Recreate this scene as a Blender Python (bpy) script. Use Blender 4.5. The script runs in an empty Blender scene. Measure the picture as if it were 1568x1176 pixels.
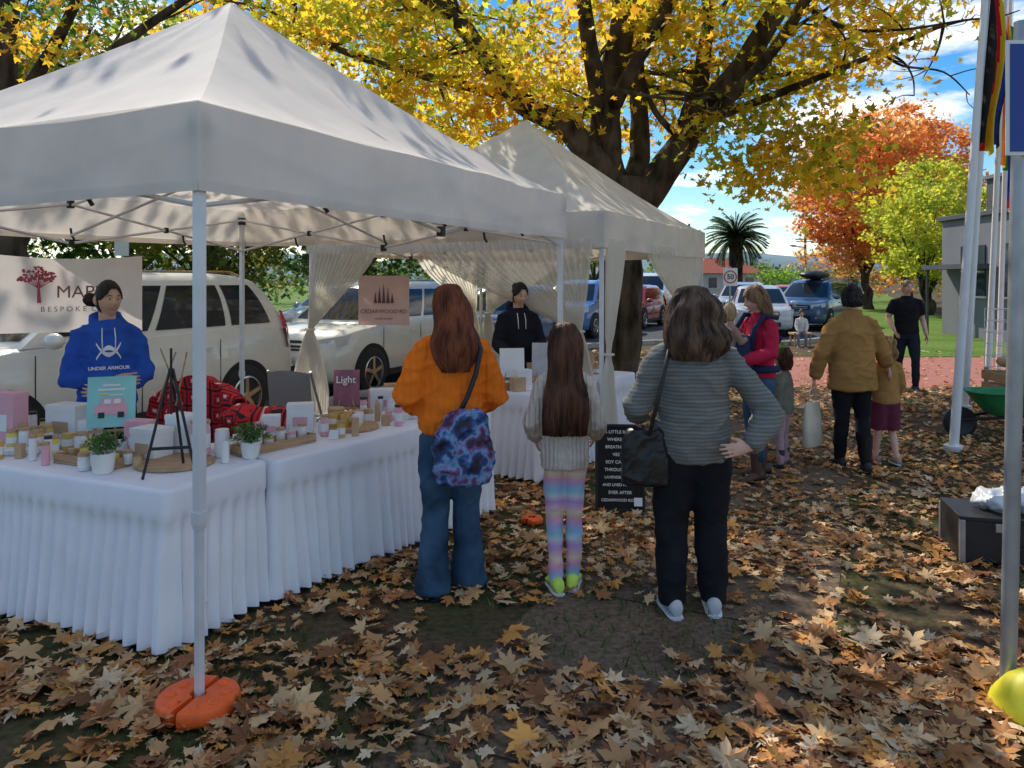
import bpy, bmesh, math, random
import numpy as np
from mathutils import Vector, Matrix, noise, Euler
from mathutils.bvhtree import BVHTree
random.seed(7); rng=np.random.default_rng(7)
scene=bpy.context.scene; coll=scene.collection
R=math.radians
V=Vector
# ------------------------------------------------------------------ materials
def lin(*c): return tuple(c)+(1,)
def nodes(name):
    m=bpy.data.materials.new(name); m.use_nodes=True
    nt=m.node_tree; b=nt.nodes['Principled BSDF']; return m,nt,b
def N(nt,t,**k):
    n=nt.nodes.new(t)
    for a,v in k.items(): setattr(n,a,v)
    return n
def mat(name,c,rough=.6,amt=.15,ns=8,bump=0,bs=60,metal=0,spec=.4,transl=0,stretch=(1,1,1),c2=None,sub=0,coat=0,rib=None):
    m,nt,b=nodes(name); L=nt.links.new
    tc=N(nt,'ShaderNodeTexCoord'); mp=N(nt,'ShaderNodeMapping'); mp.inputs['Scale'].default_value=stretch
    L(tc.outputs['Object'],mp.inputs[0])
    nz=N(nt,'ShaderNodeTexNoise'); nz.inputs['Scale'].default_value=ns; nz.inputs['Detail'].default_value=5
    L(mp.outputs[0],nz.inputs['Vector'])
    rp=N(nt,'ShaderNodeValToRGB'); rp.color_ramp.elements[0].position=.32; rp.color_ramp.elements[1].position=.68
    a=tuple(x*(1-amt) for x in c); d=tuple(min(1,x*(1+amt)) for x in (c2 or c))
    rp.color_ramp.elements[0].color=lin(*a); rp.color_ramp.elements[1].color=lin(*d)
    L(nz.outputs[0],rp.inputs[0]); L(rp.outputs[0],b.inputs['Base Color'])
    b.inputs['Roughness'].default_value=rough; b.inputs['Metallic'].default_value=metal
    b.inputs['Specular IOR Level'].default_value=spec
    if coat: b.inputs['Coat Weight'].default_value=coat
    if sub:
        b.inputs['Subsurface Weight'].default_value=sub; b.inputs['Subsurface Scale'].default_value=.01
    if bump:
        n2=N(nt,'ShaderNodeTexNoise'); n2.inputs['Scale'].default_value=bs; n2.inputs['Detail'].default_value=4
        L(mp.outputs[0],n2.inputs['Vector'])
        bp=N(nt,'ShaderNodeBump'); bp.inputs['Strength'].default_value=bump; bp.inputs['Distance'].default_value=.01
        h=n2.outputs[0]
        if rib:
            wv=N(nt,'ShaderNodeTexWave'); wv.bands_direction=rib[0]; wv.inputs['Scale'].default_value=rib[1]; wv.inputs['Distortion'].default_value=1.5; L(tc.outputs['Object'],wv.inputs['Vector'])
            ad=N(nt,'ShaderNodeMath',operation='ADD'); L(n2.outputs[0],ad.inputs[0]); L(wv.outputs['Fac'],ad.inputs[1]); h=ad.outputs[0]
        L(h,bp.inputs['Height']); L(bp.outputs[0],b.inputs['Normal'])
    if transl:
        t=N(nt,'ShaderNodeBsdfTranslucent'); L(rp.outputs[0],t.inputs[0])
        mx=N(nt,'ShaderNodeMixShader'); mx.inputs[0].default_value=transl
        L(b.outputs[0],mx.inputs[1]); L(t.outputs[0],mx.inputs[2])
        L(mx.outputs[0],nt.nodes['Material Output'].inputs[0])
    return m
def leafmat(name,transl=.5,rough=.5,bright=1.0):
    m,nt,b=nodes(name); L=nt.links.new
    at=N(nt,'ShaderNodeAttribute',attribute_name='col')
    L(at.outputs['Color'],b.inputs['Base Color']); b.inputs['Roughness'].default_value=rough
    b.inputs['Specular IOR Level'].default_value=.25
    mu=N(nt,'ShaderNodeMixRGB',blend_type='MULTIPLY'); mu.inputs[0].default_value=1; mu.inputs[2].default_value=(bright,bright,bright,1); L(at.outputs['Color'],mu.inputs[1])
    t=N(nt,'ShaderNodeBsdfTranslucent'); L(mu.outputs[0],t.inputs[0])
    mx=N(nt,'ShaderNodeMixShader'); mx.inputs[0].default_value=transl
    L(b.outputs[0],mx.inputs[1]); L(t.outputs[0],mx.inputs[2]); L(mx.outputs[0],nt.nodes['Material Output'].inputs[0])
    return m
def rampmat(name,cols,mode='noise',scale=5,rough=.8,axis=2,dist=2.,bump=0,bs=80):
    m,nt,b=nodes(name); L=nt.links.new
    tc=N(nt,'ShaderNodeTexCoord')
    if mode=='noise':
        s=N(nt,'ShaderNodeTexNoise'); s.inputs['Scale'].default_value=scale; s.inputs['Detail'].default_value=3; L(tc.outputs['Object'],s.inputs['Vector']); out=s.outputs[0]
    else:
        s=N(nt,'ShaderNodeTexWave'); s.wave_profile='SAW'; s.bands_direction='XYZ'[axis]; s.inputs['Scale'].default_value=scale; s.inputs['Distortion'].default_value=dist
        s.inputs['Detail Scale'].default_value=.6
        L(tc.outputs['Object'],s.inputs['Vector']); out=s.outputs['Fac']
    rp=N(nt,'ShaderNodeValToRGB'); cr=rp.color_ramp
    n=len(cols); lo,hi=(.3,.7) if mode=='noise' else (0,1)
    cr.elements[0].position=lo; cr.elements[0].color=lin(*cols[0]); cr.elements[1].position=hi; cr.elements[1].color=lin(*cols[-1])
    for i in range(1,n-1):
        e=cr.elements.new(lo+(hi-lo)*i/(n-1)); e.color=lin(*cols[i])
    L(out,rp.inputs[0]); L(rp.outputs[0],b.inputs['Base Color']); b.inputs['Roughness'].default_value=rough
    if bump:
        n2=N(nt,'ShaderNodeTexNoise'); n2.inputs['Scale'].default_value=bs
        L(tc.outputs['Object'],n2.inputs['Vector'])
        bp=N(nt,'ShaderNodeBump'); bp.inputs['Strength'].default_value=bump; bp.inputs['Distance'].default_value=.01
        L(n2.outputs[0],bp.inputs['Height']); L(bp.outputs[0],b.inputs['Normal'])
    return m
def glassmat(name,c=(.02,.025,.03)):
    m,nt,b=nodes(name); b.inputs['Base Color'].default_value=lin(*c); b.inputs['Roughness'].default_value=.06
    b.inputs['Specular IOR Level'].default_value=.5; return m
# ------------------------------------------------------------------ geometry builder
class G:
    def __init__(s): s.v=[]; s.f=[]; s.m=[]
    def add(s,vs,fs,m=0):
        o=len(s.v); s.v+= [tuple(p) for p in vs]; s.f+=[tuple(i+o for i in f) for f in fs]; s.m+=[m]*len(fs)
    def box(s,c,d,m=0,rz=0,M=None):
        x,y,z=[q/2 for q in d]
        vs=[V((a*x,b*y,e*z)) for a in(-1,1) for b in(-1,1) for e in(-1,1)]
        Rm=Matrix.Rotation(rz,3,'Z') if M is None else M
        vs=[Rm@p+V(c) for p in vs]
        s.add(vs,[(0,1,3,2),(4,6,7,5),(0,4,5,1),(2,3,7,6),(0,2,6,4),(1,5,7,3)],m)
    def loft(s,rings,m=0,cap=True,close=True):
        n=len(rings[0]); vs=[p for r in rings for p in r]; fs=[]
        for i in range(len(rings)-1):
            for j in range(n if close else n-1):
                k=(j+1)%n; fs.append((i*n+j,i*n+k,(i+1)*n+k,(i+1)*n+j))
        if cap: fs.append(tuple(range(n))[::-1]); fs.append(tuple((len(rings)-1)*n+j for j in range(n)))
        s.add(vs,fs,m)
    def tube(s,pts,r,m=0,seg=10,cap=True):
        pts=[V(p) for p in pts]
        if not hasattr(r,'__len__'): r=[r]*len(pts)
        up=None; rings=[]
        for i,p in enumerate(pts):
            a=pts[max(i-1,0)]; b=pts[min(i+1,len(pts)-1)]; t=(b-a)
            if t.length<1e-7: t=V((0,0,1))
            t.normalize()
            if up is None: up=V((0,0,1)) if abs(t.z)<.9 else V((0,1,0))
            x=t.cross(up); 
            if x.length<1e-4: x=t.cross(V((1,0,0)))
            x.normalize(); up=x.cross(t).normalized()
            rings.append([p+r[i]*(math.cos(q)*x+math.sin(q)*up) for q in [2*math.pi*k/seg for k in range(seg)]])
        s.loft(rings,m,cap)
    def cyl(s,c,r,h,m=0,seg=20,r2=None):
        s.tube([V(c),V(c)+V((0,0,h))],[r,r if r2 is None else r2],m,seg)
    def ell(s,c,rad,m=0,nu=16,nv=10,M=None):
        rings=[]
        for i in range(nv+1):
            t=math.pi*(.02+.96*i/nv)
            ring=[]
            for j in range(nu):
                q=2*math.pi*j/nu; p=V((rad[0]*math.sin(t)*math.cos(q),rad[1]*math.sin(t)*math.sin(q),-rad[2]*math.cos(t)))
                if M is not None: p=M@p
                ring.append(p+V(c))
            rings.append(ring)
        s.loft(rings,m)
    def rings(s,lst,m=0,seg=24,sq=1.0):
        rr=[]
        for t in lst:
            z,rx,ry=t[:3]; yo=t[3] if len(t)>3 else 0; xo=t[4] if len(t)>4 else 0
            ring=[]
            for k in range(seg):
                q=2*math.pi*k/seg; c,sn=math.cos(q),math.sin(q)
                ring.append((xo+rx*math.copysign(abs(c)**sq,c),yo+ry*math.copysign(abs(sn)**sq,sn),z))
            rr.append(ring)
        s.loft(rr,m)
    def obj(s,name,mats,parent=None,smooth=True,ang=40,bevel=0,loc=None,rz=None):
        me=bpy.data.meshes.new(name); me.from_pydata(s.v,[],s.f); 
        if not isinstance(mats,(list,tuple)): mats=[mats]
        for q in mats: me.materials.append(q)
        me.polygons.foreach_set('material_index',s.m)
        me.update()
        bm=bmesh.new(); bm.from_mesh(me); bmesh.ops.recalc_face_normals(bm,faces=bm.faces); bm.to_mesh(me); bm.free()
        if smooth:
            me.polygons.foreach_set('use_smooth',[True]*len(me.polygons))
            if ang: me.set_sharp_from_angle(angle=R(ang))
        ob=bpy.data.objects.new(name,me); coll.objects.link(ob)
        if parent: ob.parent=parent
        if bevel:
            b=ob.modifiers.new('b','BEVEL'); b.width=bevel; b.segments=2; b.limit_method='ANGLE'
        if loc is not None: ob.location=loc
        if rz is not None: ob.rotation_euler[2]=rz
        return ob
def remesh(g,name,mats,parent,vox=.012,it=4,na=0,nscale=(8,8,14),seed=0):
    ob=g.obj(name,mats,None,smooth=False)
    m=ob.modifiers.new('r','REMESH'); m.mode='VOXEL'; m.voxel_size=vox
    if it:
        s=ob.modifiers.new('s','SMOOTH'); s.factor=.5; s.iterations=it
    bpy.context.view_layer.update()
    dg=bpy.context.evaluated_depsgraph_get()
    me=bpy.data.meshes.new_from_object(ob.evaluated_get(dg))
    ob.modifiers.clear(); ob.data=me
    n=len(me.vertices)
    if na and n:
        co=np.empty(n*3); no=np.empty(n*3); me.vertices.foreach_get('co',co); me.vertices.foreach_get('normal',no)
        co=co.reshape(-1,3); no=no.reshape(-1,3)
        sc=np.array(nscale); q=co*sc+seed*7.3
        d=np.empty(n)
        for i_ in range(n):
            p=V(q[i_]); p2=V((p.x*.8+.5*p.z,p.y*.8,p.z*1.1-.7*p.x))
            r1=1-abs(noise.noise(p2*.9))*2.2
            d[i_]=.9*noise.noise(p*.8)+.9*(max(0,r1)**2-.3)+.15*noise.noise(p*3.1)
        co+=no*(d*na)[:,None]; me.vertices.foreach_set('co',co.ravel())
    me.polygons.foreach_set('use_smooth',[True]*len(me.polygons)); me.update()
    if not me.materials: 
        for q in (mats if isinstance(mats,(list,tuple)) else [mats]): me.materials.append(q)
    ob.parent=parent
    return ob
def empty(name,loc=(0,0,0),rz=0,s=1):
    e=bpy.data.objects.new(name,None); coll.objects.link(e); e.empty_display_size=.1
    e.location=loc; e.rotation_euler[2]=rz; e.scale=(s,s,s); return e
def text(body,size,loc,mt,parent,rot=(math.pi/2,0,0),name='lettering',align='CENTER',bold=0):
    c=bpy.data.curves.new(name,'FONT'); c.body=body; c.size=size; c.align_x=align; c.align_y='CENTER'; c.extrude=.0006; c.offset=bold
    c.materials.append(mt); o=bpy.data.objects.new(name,c); coll.objects.link(o); o.location=loc; o.rotation_euler=rot; o.parent=parent; return o
def rawmesh(name,v,tri,mt,colr=None,smooth=False):
    me=bpy.data.meshes.new(name); nv=len(v); nf=len(tri)
    me.vertices.add(nv); me.vertices.foreach_set('co',np.ascontiguousarray(v,dtype=np.float32).ravel())
    me.loops.add(nf*3); me.loops.foreach_set('vertex_index',np.ascontiguousarray(tri,dtype=np.int32).ravel())
    me.polygons.add(nf); me.polygons.foreach_set('loop_start',np.arange(0,nf*3,3,dtype=np.int32))
    if colr is not None:
        a=me.color_attributes.new('col','FLOAT_COLOR','POINT'); cc=np.ones((nv,4),dtype=np.float32); cc[:,:3]=colr
        a.data.foreach_set('color',cc.ravel())
    me.update(calc_edges=True); me.materials.append(mt)
    if smooth: me.polygons.foreach_set('use_smooth',[True]*nf)
    ob=bpy.data.objects.new(name,me); coll.objects.link(ob); return ob
def yawof(dx,dy): return math.atan2(-dx,dy)

# ------------------------------------------------------------------ common mats
WHITE=mat('white_paint',(.75,.75,.75),.4,.04)
POLE=mat('powder_coated_steel',(.70,.71,.74),.35,.06,metal=.15)
GREYST=mat('galvanised_steel',(.38,.39,.41),.4,.15,metal=.6)
BLACK=mat('black_plastic',(.018,.018,.02),.45,.2)
RUB=mat('tyre_rubber',(.02,.02,.022),.85,.2)
CANVAS=mat('tent_canvas',(.86,.80,.74),.75,.07,ns=3,bump=.3,bs=9,transl=.36)
CANVAS2=mat('tent_canvas_cream',(.86,.79,.68),.75,.07,ns=3,bump=.3,bs=9,transl=.36)
CLOTH=mat('tablecloth_fabric',(.83,.83,.88),.8,.04,ns=4,bump=.15,bs=14)
WOOD=mat('light_wood',(.45,.28,.15),.6,.25,ns=6,stretch=(1,8,8))
ORANGE=mat('orange_plastic',(.90,.13,.02),.42,.1,ns=20)
YELLOW=mat('yellow_plastic',(.75,.68,.03),.45,.12,ns=15)
SK=mat('skin',(.66,.40,.30),.5,.08,ns=20,sub=.15); SKD=mat('skin_tan',(.58,.34,.24),.5,.08,ns=20,sub=.15)
LIP=mat('lips',(.45,.13,.11),.45,.1); EYEW=mat('eye_white',(.62,.58,.55),.25,.02); IRIS=mat('iris',(.03,.02,.015),.15,.1)

# ------------------------------------------------------------------ camera / light / world
cd=bpy.data.cameras.new('camera'); cam=bpy.data.objects.new('camera',cd); coll.objects.link(cam)
cam.location=(0,0,1.7); cam.rotation_euler=(R(90),0,0); cd.sensor_width=36; cd.lens=36*1178/1568; cd.shift_y=-158/1568; cd.clip_end=6000; cd.clip_start=.05
scene.camera=cam
AZ,EL=R(-25),R(44)
S=V((math.sin(AZ)*math.cos(EL),math.cos(AZ)*math.cos(EL),math.sin(EL)))
sl=bpy.data.lights.new('sun','SUN'); sl.energy=5.0; sl.angle=R(.5); sl.color=(1,.92,.78)
so=bpy.data.objects.new('sun',sl); coll.objects.link(so); so.rotation_euler=S.to_track_quat('Z','Y').to_euler(); so.location=S*50
w=bpy.data.worlds.new('World'); scene.world=w; w.use_nodes=True; nt=w.node_tree; L=nt.links.new
bg=nt.nodes['Background']; sky=N(nt,'ShaderNodeTexSky'); sky.sky_type='NISHITA'; sky.sun_disc=False; sky.sun_elevation=EL; sky.sun_rotation=AZ%(2*math.pi)
sky.air_density=1.0; sky.dust_density=.15; sky.ozone_density=2.5
tc=N(nt,'ShaderNodeTexCoord'); sp=N(nt,'ShaderNodeSeparateXYZ'); L(tc.outputs['Generated'],sp.inputs[0])
zz=N(nt,'ShaderNodeMath',operation='ADD'); zz.inputs[1].default_value=.12; L(sp.outputs['Z'],zz.inputs[0])
dx=N(nt,'ShaderNodeMath',operation='DIVIDE'); dy=N(nt,'ShaderNodeMath',operation='DIVIDE')
L(sp.outputs['X'],dx.inputs[0]); L(zz.outputs[0],dx.inputs[1]); L(sp.outputs['Y'],dy.inputs[0]); L(zz.outputs[0],dy.inputs[1])
cb=N(nt,'ShaderNodeCombineXYZ'); L(dx.outputs[0],cb.inputs[0]); L(dy.outputs[0],cb.inputs[1])
nz=N(nt,'ShaderNodeTexNoise'); nz.inputs['Scale'].default_value=1.1; nz.inputs['Detail'].default_value=9; nz.inputs['Roughness'].default_value=.58; L(cb.outputs[0],nz.inputs['Vector'])
rp=N(nt,'ShaderNodeValToRGB'); rp.color_ramp.elements[0].position=.51; rp.color_ramp.elements[1].position=.62; L(nz.outputs[0],rp.inputs[0])
hs_=N(nt,'ShaderNodeHueSaturation'); hs_.inputs['Saturation'].default_value=1.45; hs_.inputs['Value'].default_value=1.0; L(sky.outputs[0],hs_.inputs['Color'])
mx=N(nt,'ShaderNodeMixRGB'); L(rp.outputs[0],mx.inputs[0]); L(hs_.outputs[0],mx.inputs[1]); mx.inputs[2].default_value=(9.9,9.6,9.2,1)
L(mx.outputs[0],bg.inputs[0]); bg.inputs[1].default_value=.15
scene.view_settings.view_transform='Standard'; scene.view_settings.look='None'; scene.view_settings.exposure=0

# ------------------------------------------------------------------ PEOPLE
def headmesh(g,c,M,hs):
    nu,nv=56,44; rings=[]
    for i in range(nv+1):
        t=math.pi*(.012+.976*i/nv); ring=[]
        for j in range(nu):
            q=2*math.pi*j/nu
            x=math.sin(t)*math.cos(q); y=math.sin(t)*math.sin(q); z=-math.cos(t)
            lo=max(0,-z)
            X=.074*x*(1-.30*lo**1.5); Z=.117*z
            Y=.094*y*(.93 if y>0 else 1.0)
            if y<0: Y*=(1-.35*lo)
            if y>0:
                ga=lambda cx,cz,sx,sz: math.exp(-((x-cx)/sx)**2-((z-cz)/sz)**2)
                Y+=.026*ga(0,-.20,.11,.14)+.014*ga(0,-.02,.09,.18)
                Y-=.010*(ga(.36,.05,.2,.13)+ga(-.36,.05,.2,.13))
                Y+=.005*(ga(.33,.24,.28,.09)+ga(-.33,.24,.28,.09))
                Y+=.008*ga(0,-.50,.26,.07)-.004*ga(0,-.53,.22,.025)+.010*ga(0,-.80,.3,.16)+.004*(ga(.45,-.25,.2,.2)+ga(-.45,-.25,.2,.2))
            ring.append(M@V((X*hs,Y*hs,Z*hs))+c)
        rings.append(ring)
    g.loft(rings)
    for sd in(-1,1):
        Me=M@Matrix.Rotation(sd*.35,3,'Z')
        g.ell(c+M@V((sd*.077*hs,-.008*hs,-.006*hs)),(.009*hs,.020*hs,.032*hs),M=Me,nu=10,nv=8)
def hand(g,wr,d,n,side,curl=.5,k=1.0):
    wr=V(wr); d=V(d).normalized(); n=V(n); n=(n-d*n.dot(d)).normalized(); x=d.cross(n)*side
    rr=[]
    for t,rx,ry in((-.03,.024,.020),(0,.026,.018),(.03,.036,.017),(.07,.041,.014),(.088,.037,.011)):
        c=wr+d*t*k; rr.append([c+k*(rx*math.cos(q)*x+ry*math.sin(q)*n) for q in [2*math.pi*i/14 for i in range(14)]])
    g.loft(rr)
    for i,(ox,ln,r) in enumerate(((-.031,.058,.0078),(-.0105,.072,.0085),(.0105,.079,.0088),(.031,.070,.0085))):
        p=wr+k*(d*.07+x*ox); a=curl*(.35+.08*(3-i)); pts=[p]; dd=(d+x*ox*2.5).normalized(); ax=dd.cross(n).normalized()
        pts.append(p+dd*.02*k); p=pts[-1]
        for s_,fr in((0,.42),(1,.32),(2,.26)):
            dd=(Matrix.Rotation(a,3,ax)@dd); p=p+dd*ln*fr*k; pts.append(p); a=curl*.55
        g.tube(pts,[r*k,r*k,r*k*.97,r*k*.9,r*k*.72],seg=8)
    b=wr+k*(d*.018+x*.026); t1=(x*.75+d*.65+n*.25).normalized(); t2=(x*.35+d*.85+n*.35).normalized()
    g.tube([b,b+t1*.032*k,b+t1*.032*k+t2*.03*k,b+t1*.032*k+t2*.052*k],[.014*k,.012*k,.0105*k,.008*k],seg=8)
def ringlerp(lst,t):
    f=t*(len(lst)-1); i=min(int(f),len(lst)-2); f-=i
    return [a*(1-f)+b*f for a,b in zip(lst[i],lst[i+1])]
def hair_obj(rings,mt,parent,xf,a0=55,a1=305,n=260,wave=.004,rad=.0035,seed=1,tips=.06,freq=7,name='hair'):
    rs=[tuple(r)+(0,)*(5-len(r)) for r in rings]
    rnd=random.Random(seed); g=G()
    A0,A1=R(a0),R(a1)
    def pt(t,a,off):
        z,rx,ry,yo,xo=ringlerp(rs,t)
        return V((xo+(rx+off)*math.sin(a),yo+(ry+off)*math.cos(a),z))
    nr=36; na=40; rg=[]
    for i in range(nr):
        t=i/(nr-1); row=[]
        for j in range(na+1):
            a=A0+(A1-A0)*j/na
            p=pt(t,a,-.006+wave*.8*noise.noise(V((a*9,t*3,seed))))
            p.z-=.02*noise.noise(V((a*14,seed,t)))*t
            row.append(xf(p))
        rg.append(row)
    g.loft(rg,cap=False,close=False)
    for k in range(n):
        a=rnd.uniform(A0,A1); e=1-rnd.random()**3*tips*3; st=rnd.random()*.35 if k%3==0 else 0
        ph=3.2*noise.noise(V((a*2.2,seed,0)))*2+rnd.uniform(-.5,.5)
        pts=[];m=18; off=rnd.uniform(-.003,.006)
        dr=rnd.uniform(-.10,.10); wa=wave*rnd.uniform(.6,1.2)
        for i in range(m):
            t=st+(e-st)*i/(m-1)
            w_=wa*min(1,t*3)
            p=pt(t,a+dr*t+.25*w_*10*noise.noise(V((a*3,t*freq*.5,k*.07))),off+w_*math.sin(freq*t*2.6+ph)*.8)
            p.x+=w_*.8*math.cos(freq*t*2.3+ph)
            pts.append(xf(p))
        g.tube(pts,[rad*(1 if i<m-3 else (m-i)/4) for i in range(m)],seg=5,cap=True)
    return g.obj(name,mt,parent,ang=None)
def hair_cap(mt,parent,c,M,hs,seed=0,front=.42,scale=1.09,name='hair_crown',low=-.75):
    g=G(); nu,nv=60,44
    vs=[];idx={}
    for i in range(nv+1):
        t=math.pi*i/nv
        for j in range(nu):
            q=2*math.pi*j/nu; x=math.sin(t)*math.cos(q); y=math.sin(t)*math.sin(q); z=math.cos(t)
            lo=max(0,-z); st=1+.02*math.sin(40*math.atan2(x,abs(z)+.3)+3*noise.noise(V((x*3,y*3,z*3+seed))))
            X=.074*x*(1-.25*lo)*scale*st; Y=.094*y*scale*st*(1-.2*lo); Z=.117*z*scale*st
            vs.append(M@V((X*hs,Y*hs,Z*hs))+c); idx[(i,j)]=(x,y,z)
    fs=[]
    for i in range(nv):
        for j in range(nu):
            x,y,z=idx[(i,j)]
            lim=front-.9*max(0,abs(x)-.30)
            if (y>.12 and z<lim) or z<low: continue
            k=(j+1)%nu; fs.append((i*nu+j,i*nu+k,(i+1)*nu+k,(i+1)*nu+j))
    g.add(vs,fs); o=g.obj(name,mt,parent,ang=None)
    sm=o.modifiers.new('s','SOLIDIFY'); sm.thickness=.006; sm.offset=-1
    return o
DEF_TOP=[(.90,.172,.128),(.98,.162,.12),(1.08,.148,.112),(1.18,.150,.115,.004),(1.27,.160,.118,.004),(1.34,.150,.105),(1.39,.115,.082),(1.43,.078,.066),(1.465,.058,.056)]
def person(name,loc,yaw,H,top,pants,shoes,skin=SK,w=1.0,hs=1.0,hrot=(0,0,0),el=None,er=None,wl=None,wr=None,kl=None,kr=None,al=None,ar=None,
           fl=.12,fr=-.12,hair=None,toprings=None,sl=(.062,.055,.044),short=False,trousers=(.095,.062,.045),hem=.07,sx=.158,face=True,
           hdl=None,hdr=None,nl=None,nr=None,curl=.6,handk=.93,shoek=1.0,bare=False,seed=0,na=.006,boots=None,neck=1.0,vox=.011,smile=0,hood=False,hw_=1.0):
    s=H/1.70; e=empty(name,loc,yaw,s)
    el=V(el or (-.215,-.02,1.11)); er=V(er or (.215,-.02,1.11)); wl=V(wl or(-.225,.04,.87)); wr=V(wr or(.225,.04,.87))
    kl=V(kl or(-.092,.012,.48)); kr=V(kr or(.092,.012,.48)); al=V(al or(-.10,-.015,.085)); ar=V(ar or(.10,-.015,.085))
    g=G(); tr=toprings or DEF_TOP
    g.rings([(t[0],t[1]*w,t[2]*w)+tuple(t[3:]) for t in tr],seg=28)
    for sd,eb,wt in((-1,el,wl),(1,er,wr)):
        sh=V((sd*sx*(.6+.4*w),0,1.352)); inn=V((sd*.07,0,1.375)); r0=min(sl[0],.064)
        if short:
            mid=sh.lerp(eb,.72); g.tube([inn,sh,sh.lerp(eb,.4),mid],[.055,r0,sl[0]*.98,sl[0]*1.0],seg=14)
        else:
            g.tube([inn,sh.lerp(inn,.4)+V((0,0,.003)),sh,sh.lerp(eb,.35),sh.lerp(eb,.75),eb,eb.lerp(wt,.3),eb.lerp(wt,.8),wt],[.050,.056,r0,sl[0]*.98,(sl[0]+sl[1])/2,sl[1],sl[1]*1.02,(sl[1]*.4+sl[2]*.6)*1.02,sl[2]*.82],seg=14)
    if hood:
        g.tube([(.055*math.cos(q)*1.55,.0+.085*math.sin(q)-.02,1.435-.035*math.sin(q)) for q in np.linspace(.15*math.pi,-1.15*math.pi,14)],[.012,.024,.03,.034,.038,.042,.044,.044,.042,.038,.034,.03,.024,.012],seg=10)
    tob=remesh(g,'top_garment',top,e,vox,4 if not hood else 3,na,seed=seed)
    if hood:
        g=G()
        for sd in(-1,1): g.tube([(sd*.035,.095,1.40),(sd*.038,.135,1.34),(sd*.036,.150,1.25)],.0035,0,6)
        g.obj('drawcord',WHITE,e,ang=None)
    if short:
        for sd,eb,wt in((-1,el,wl),(1,er,wr)):
            g=G(); sh=V((sd*sx,0,1.36)); g.tube([sh.lerp(eb,.5),sh.lerp(eb,.8),eb,eb.lerp(wt,.3),eb.lerp(wt,.8),wt,wt+(wt-eb).normalized()*.02],[.047,.044,.040,.042,.032,.027,.025],seg=12); g.obj('forearm',skin,e,ang=None)
    g=G(); t0,t1,t2=trousers; ww=w*hw_
    g.rings([(1.0,.142*ww,.105*ww),(.93,.160*ww,.12*ww),(.86,.162*ww,.122*ww,-.006),(.80,.145*ww,.11*ww)],seg=24)
    for sd,k,a in((-1,kl,al),(1,kr,ar)):
        hp=V((sd*.082*ww,0,.87)); dn=(a-k).normalized(); hz=a+dn*(.085-hem) if hem<.085 else k.lerp(a,(k.z-hem)/(max(.01,k.z-a.z)))
        g.tube([hp,hp.lerp(k,.3),hp.lerp(k,.7),k,k.lerp(hz,.3),k.lerp(hz,.7),hz],[t0,t0*.98,t0*.45+t1*.6,t1,t1*.97 if t2<=t1 else t1,(t1+t2)/2,t2],seg=16)
    remesh(g,'trousers',pants,e,vox,4,na*.95,nscale=(9,9,8),seed=seed+3)
    if bare or hem>.15:
        for k,a in((kl,al),(kr,ar)):
            g=G(); g.tube([k+V((0,0,.06)),k,k.lerp(a,.3),k.lerp(a,.7),a,a-V((0,0,.03))],[.052,.05,.052,.04,.033,.033],seg=14); g.obj('lower_leg',skin if bare else pants,e,ang=None)
    for sd,a,fy in((-1,al,fl),(1,ar,fr)):
        g=G(); kk=shoek
        prof=[(-.088,.022,.070),(-.078,.034,.100),(-.04,.040,.112),(0,.041,.110),(.05,.043,.085),(.10,.046,.062),(.145,.042,.050),(.172,.026,.040),(.182,.010,.030)]
        for mi,zs,ex in((0,1,0),(1,0,.003)):
            rr=[]
            for y,hw,h in prof:
                hw=(hw+ex)*kk; ring=[]
                for q in range(16):
                    an=2*math.pi*q/16; zz_=(.02+(h-.02)*(.5+.5*math.sin(an))) if mi==0 else .012+.012*math.sin(an)
                    ring.append(Matrix.Rotation(fy,3,'Z')@V((hw*math.cos(an),(y+(ex if y>0 else -ex))*kk,zz_*kk))+V((a.x,a.y,a.z-.085)))
                rr.append(ring)
            g.loft(rr,mi)
        if boots: g.tube([a+V((0,0,-.03)),a+V((0,0,.03)),a+V((0,0,boots))],[.042,.044,.056],0,16)
        g.obj('shoe',shoes if isinstance(shoes,list) else [shoes,BLACK],e,ang=60)
    pv=V((0,0,1.46)); M=Euler(hrot,'XYZ').to_matrix(); c=pv+M@V((0,.008,.122*hs))
    g=G(); headmesh(g,c,M,hs)
    g.tube([V((0,-.006,1.36)),V((0,0,1.46)),pv+M@V((0,-.005,.07*hs))],[.060*neck,.051*neck,.052*neck],seg=18)
    remesh(g,'head_and_neck',skin,e,.0055,2)
    if face:
        g=G()
        for sd in(-1,1):
            p=c+M@(V((sd*.0265,.0735,.006))*hs); g.ell(p,(.0115*hs,.010*hs,.0070*hs),0,12,8,M)
            g.ell(p+M@V((0,.0078*hs,0)),(.0055*hs,.004*hs,.0058*hs),1,10,6,M)
            q=[c+M@(V((sd*x,y,z))*hs) for x,y,z in((.012,.0845,.026),(.027,.0835,.031),(.043,.075,.026))]
            g.tube(q,[.0015*hs,.0028*hs,.001*hs],2,6)
        q=[c+M@(V((x,y,z))*hs) for x,y,z in((-.028,.078,-.050),(-.012,.0895,-.0585),(0,.0925,-.0605),(.012,.0895,-.0585),(.028,.078,-.050))]
        g.tube(q,[.0015*hs,.0042*hs,.0052*hs,.0042*hs,.0015*hs],3,8)
        if smile:
            q=[c+M@(V((x,y,z))*hs) for x,y,z in((-.020,.086,-.0555),(0,.0962,-.0605),(.020,.086,-.0555))]; g.tube(q,[.001,.0028,.001],0,6)
        g.obj('face_features',[EYEW,IRIS,hair['mat'] if hair else IRIS,LIP],e,ang=None)
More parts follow.
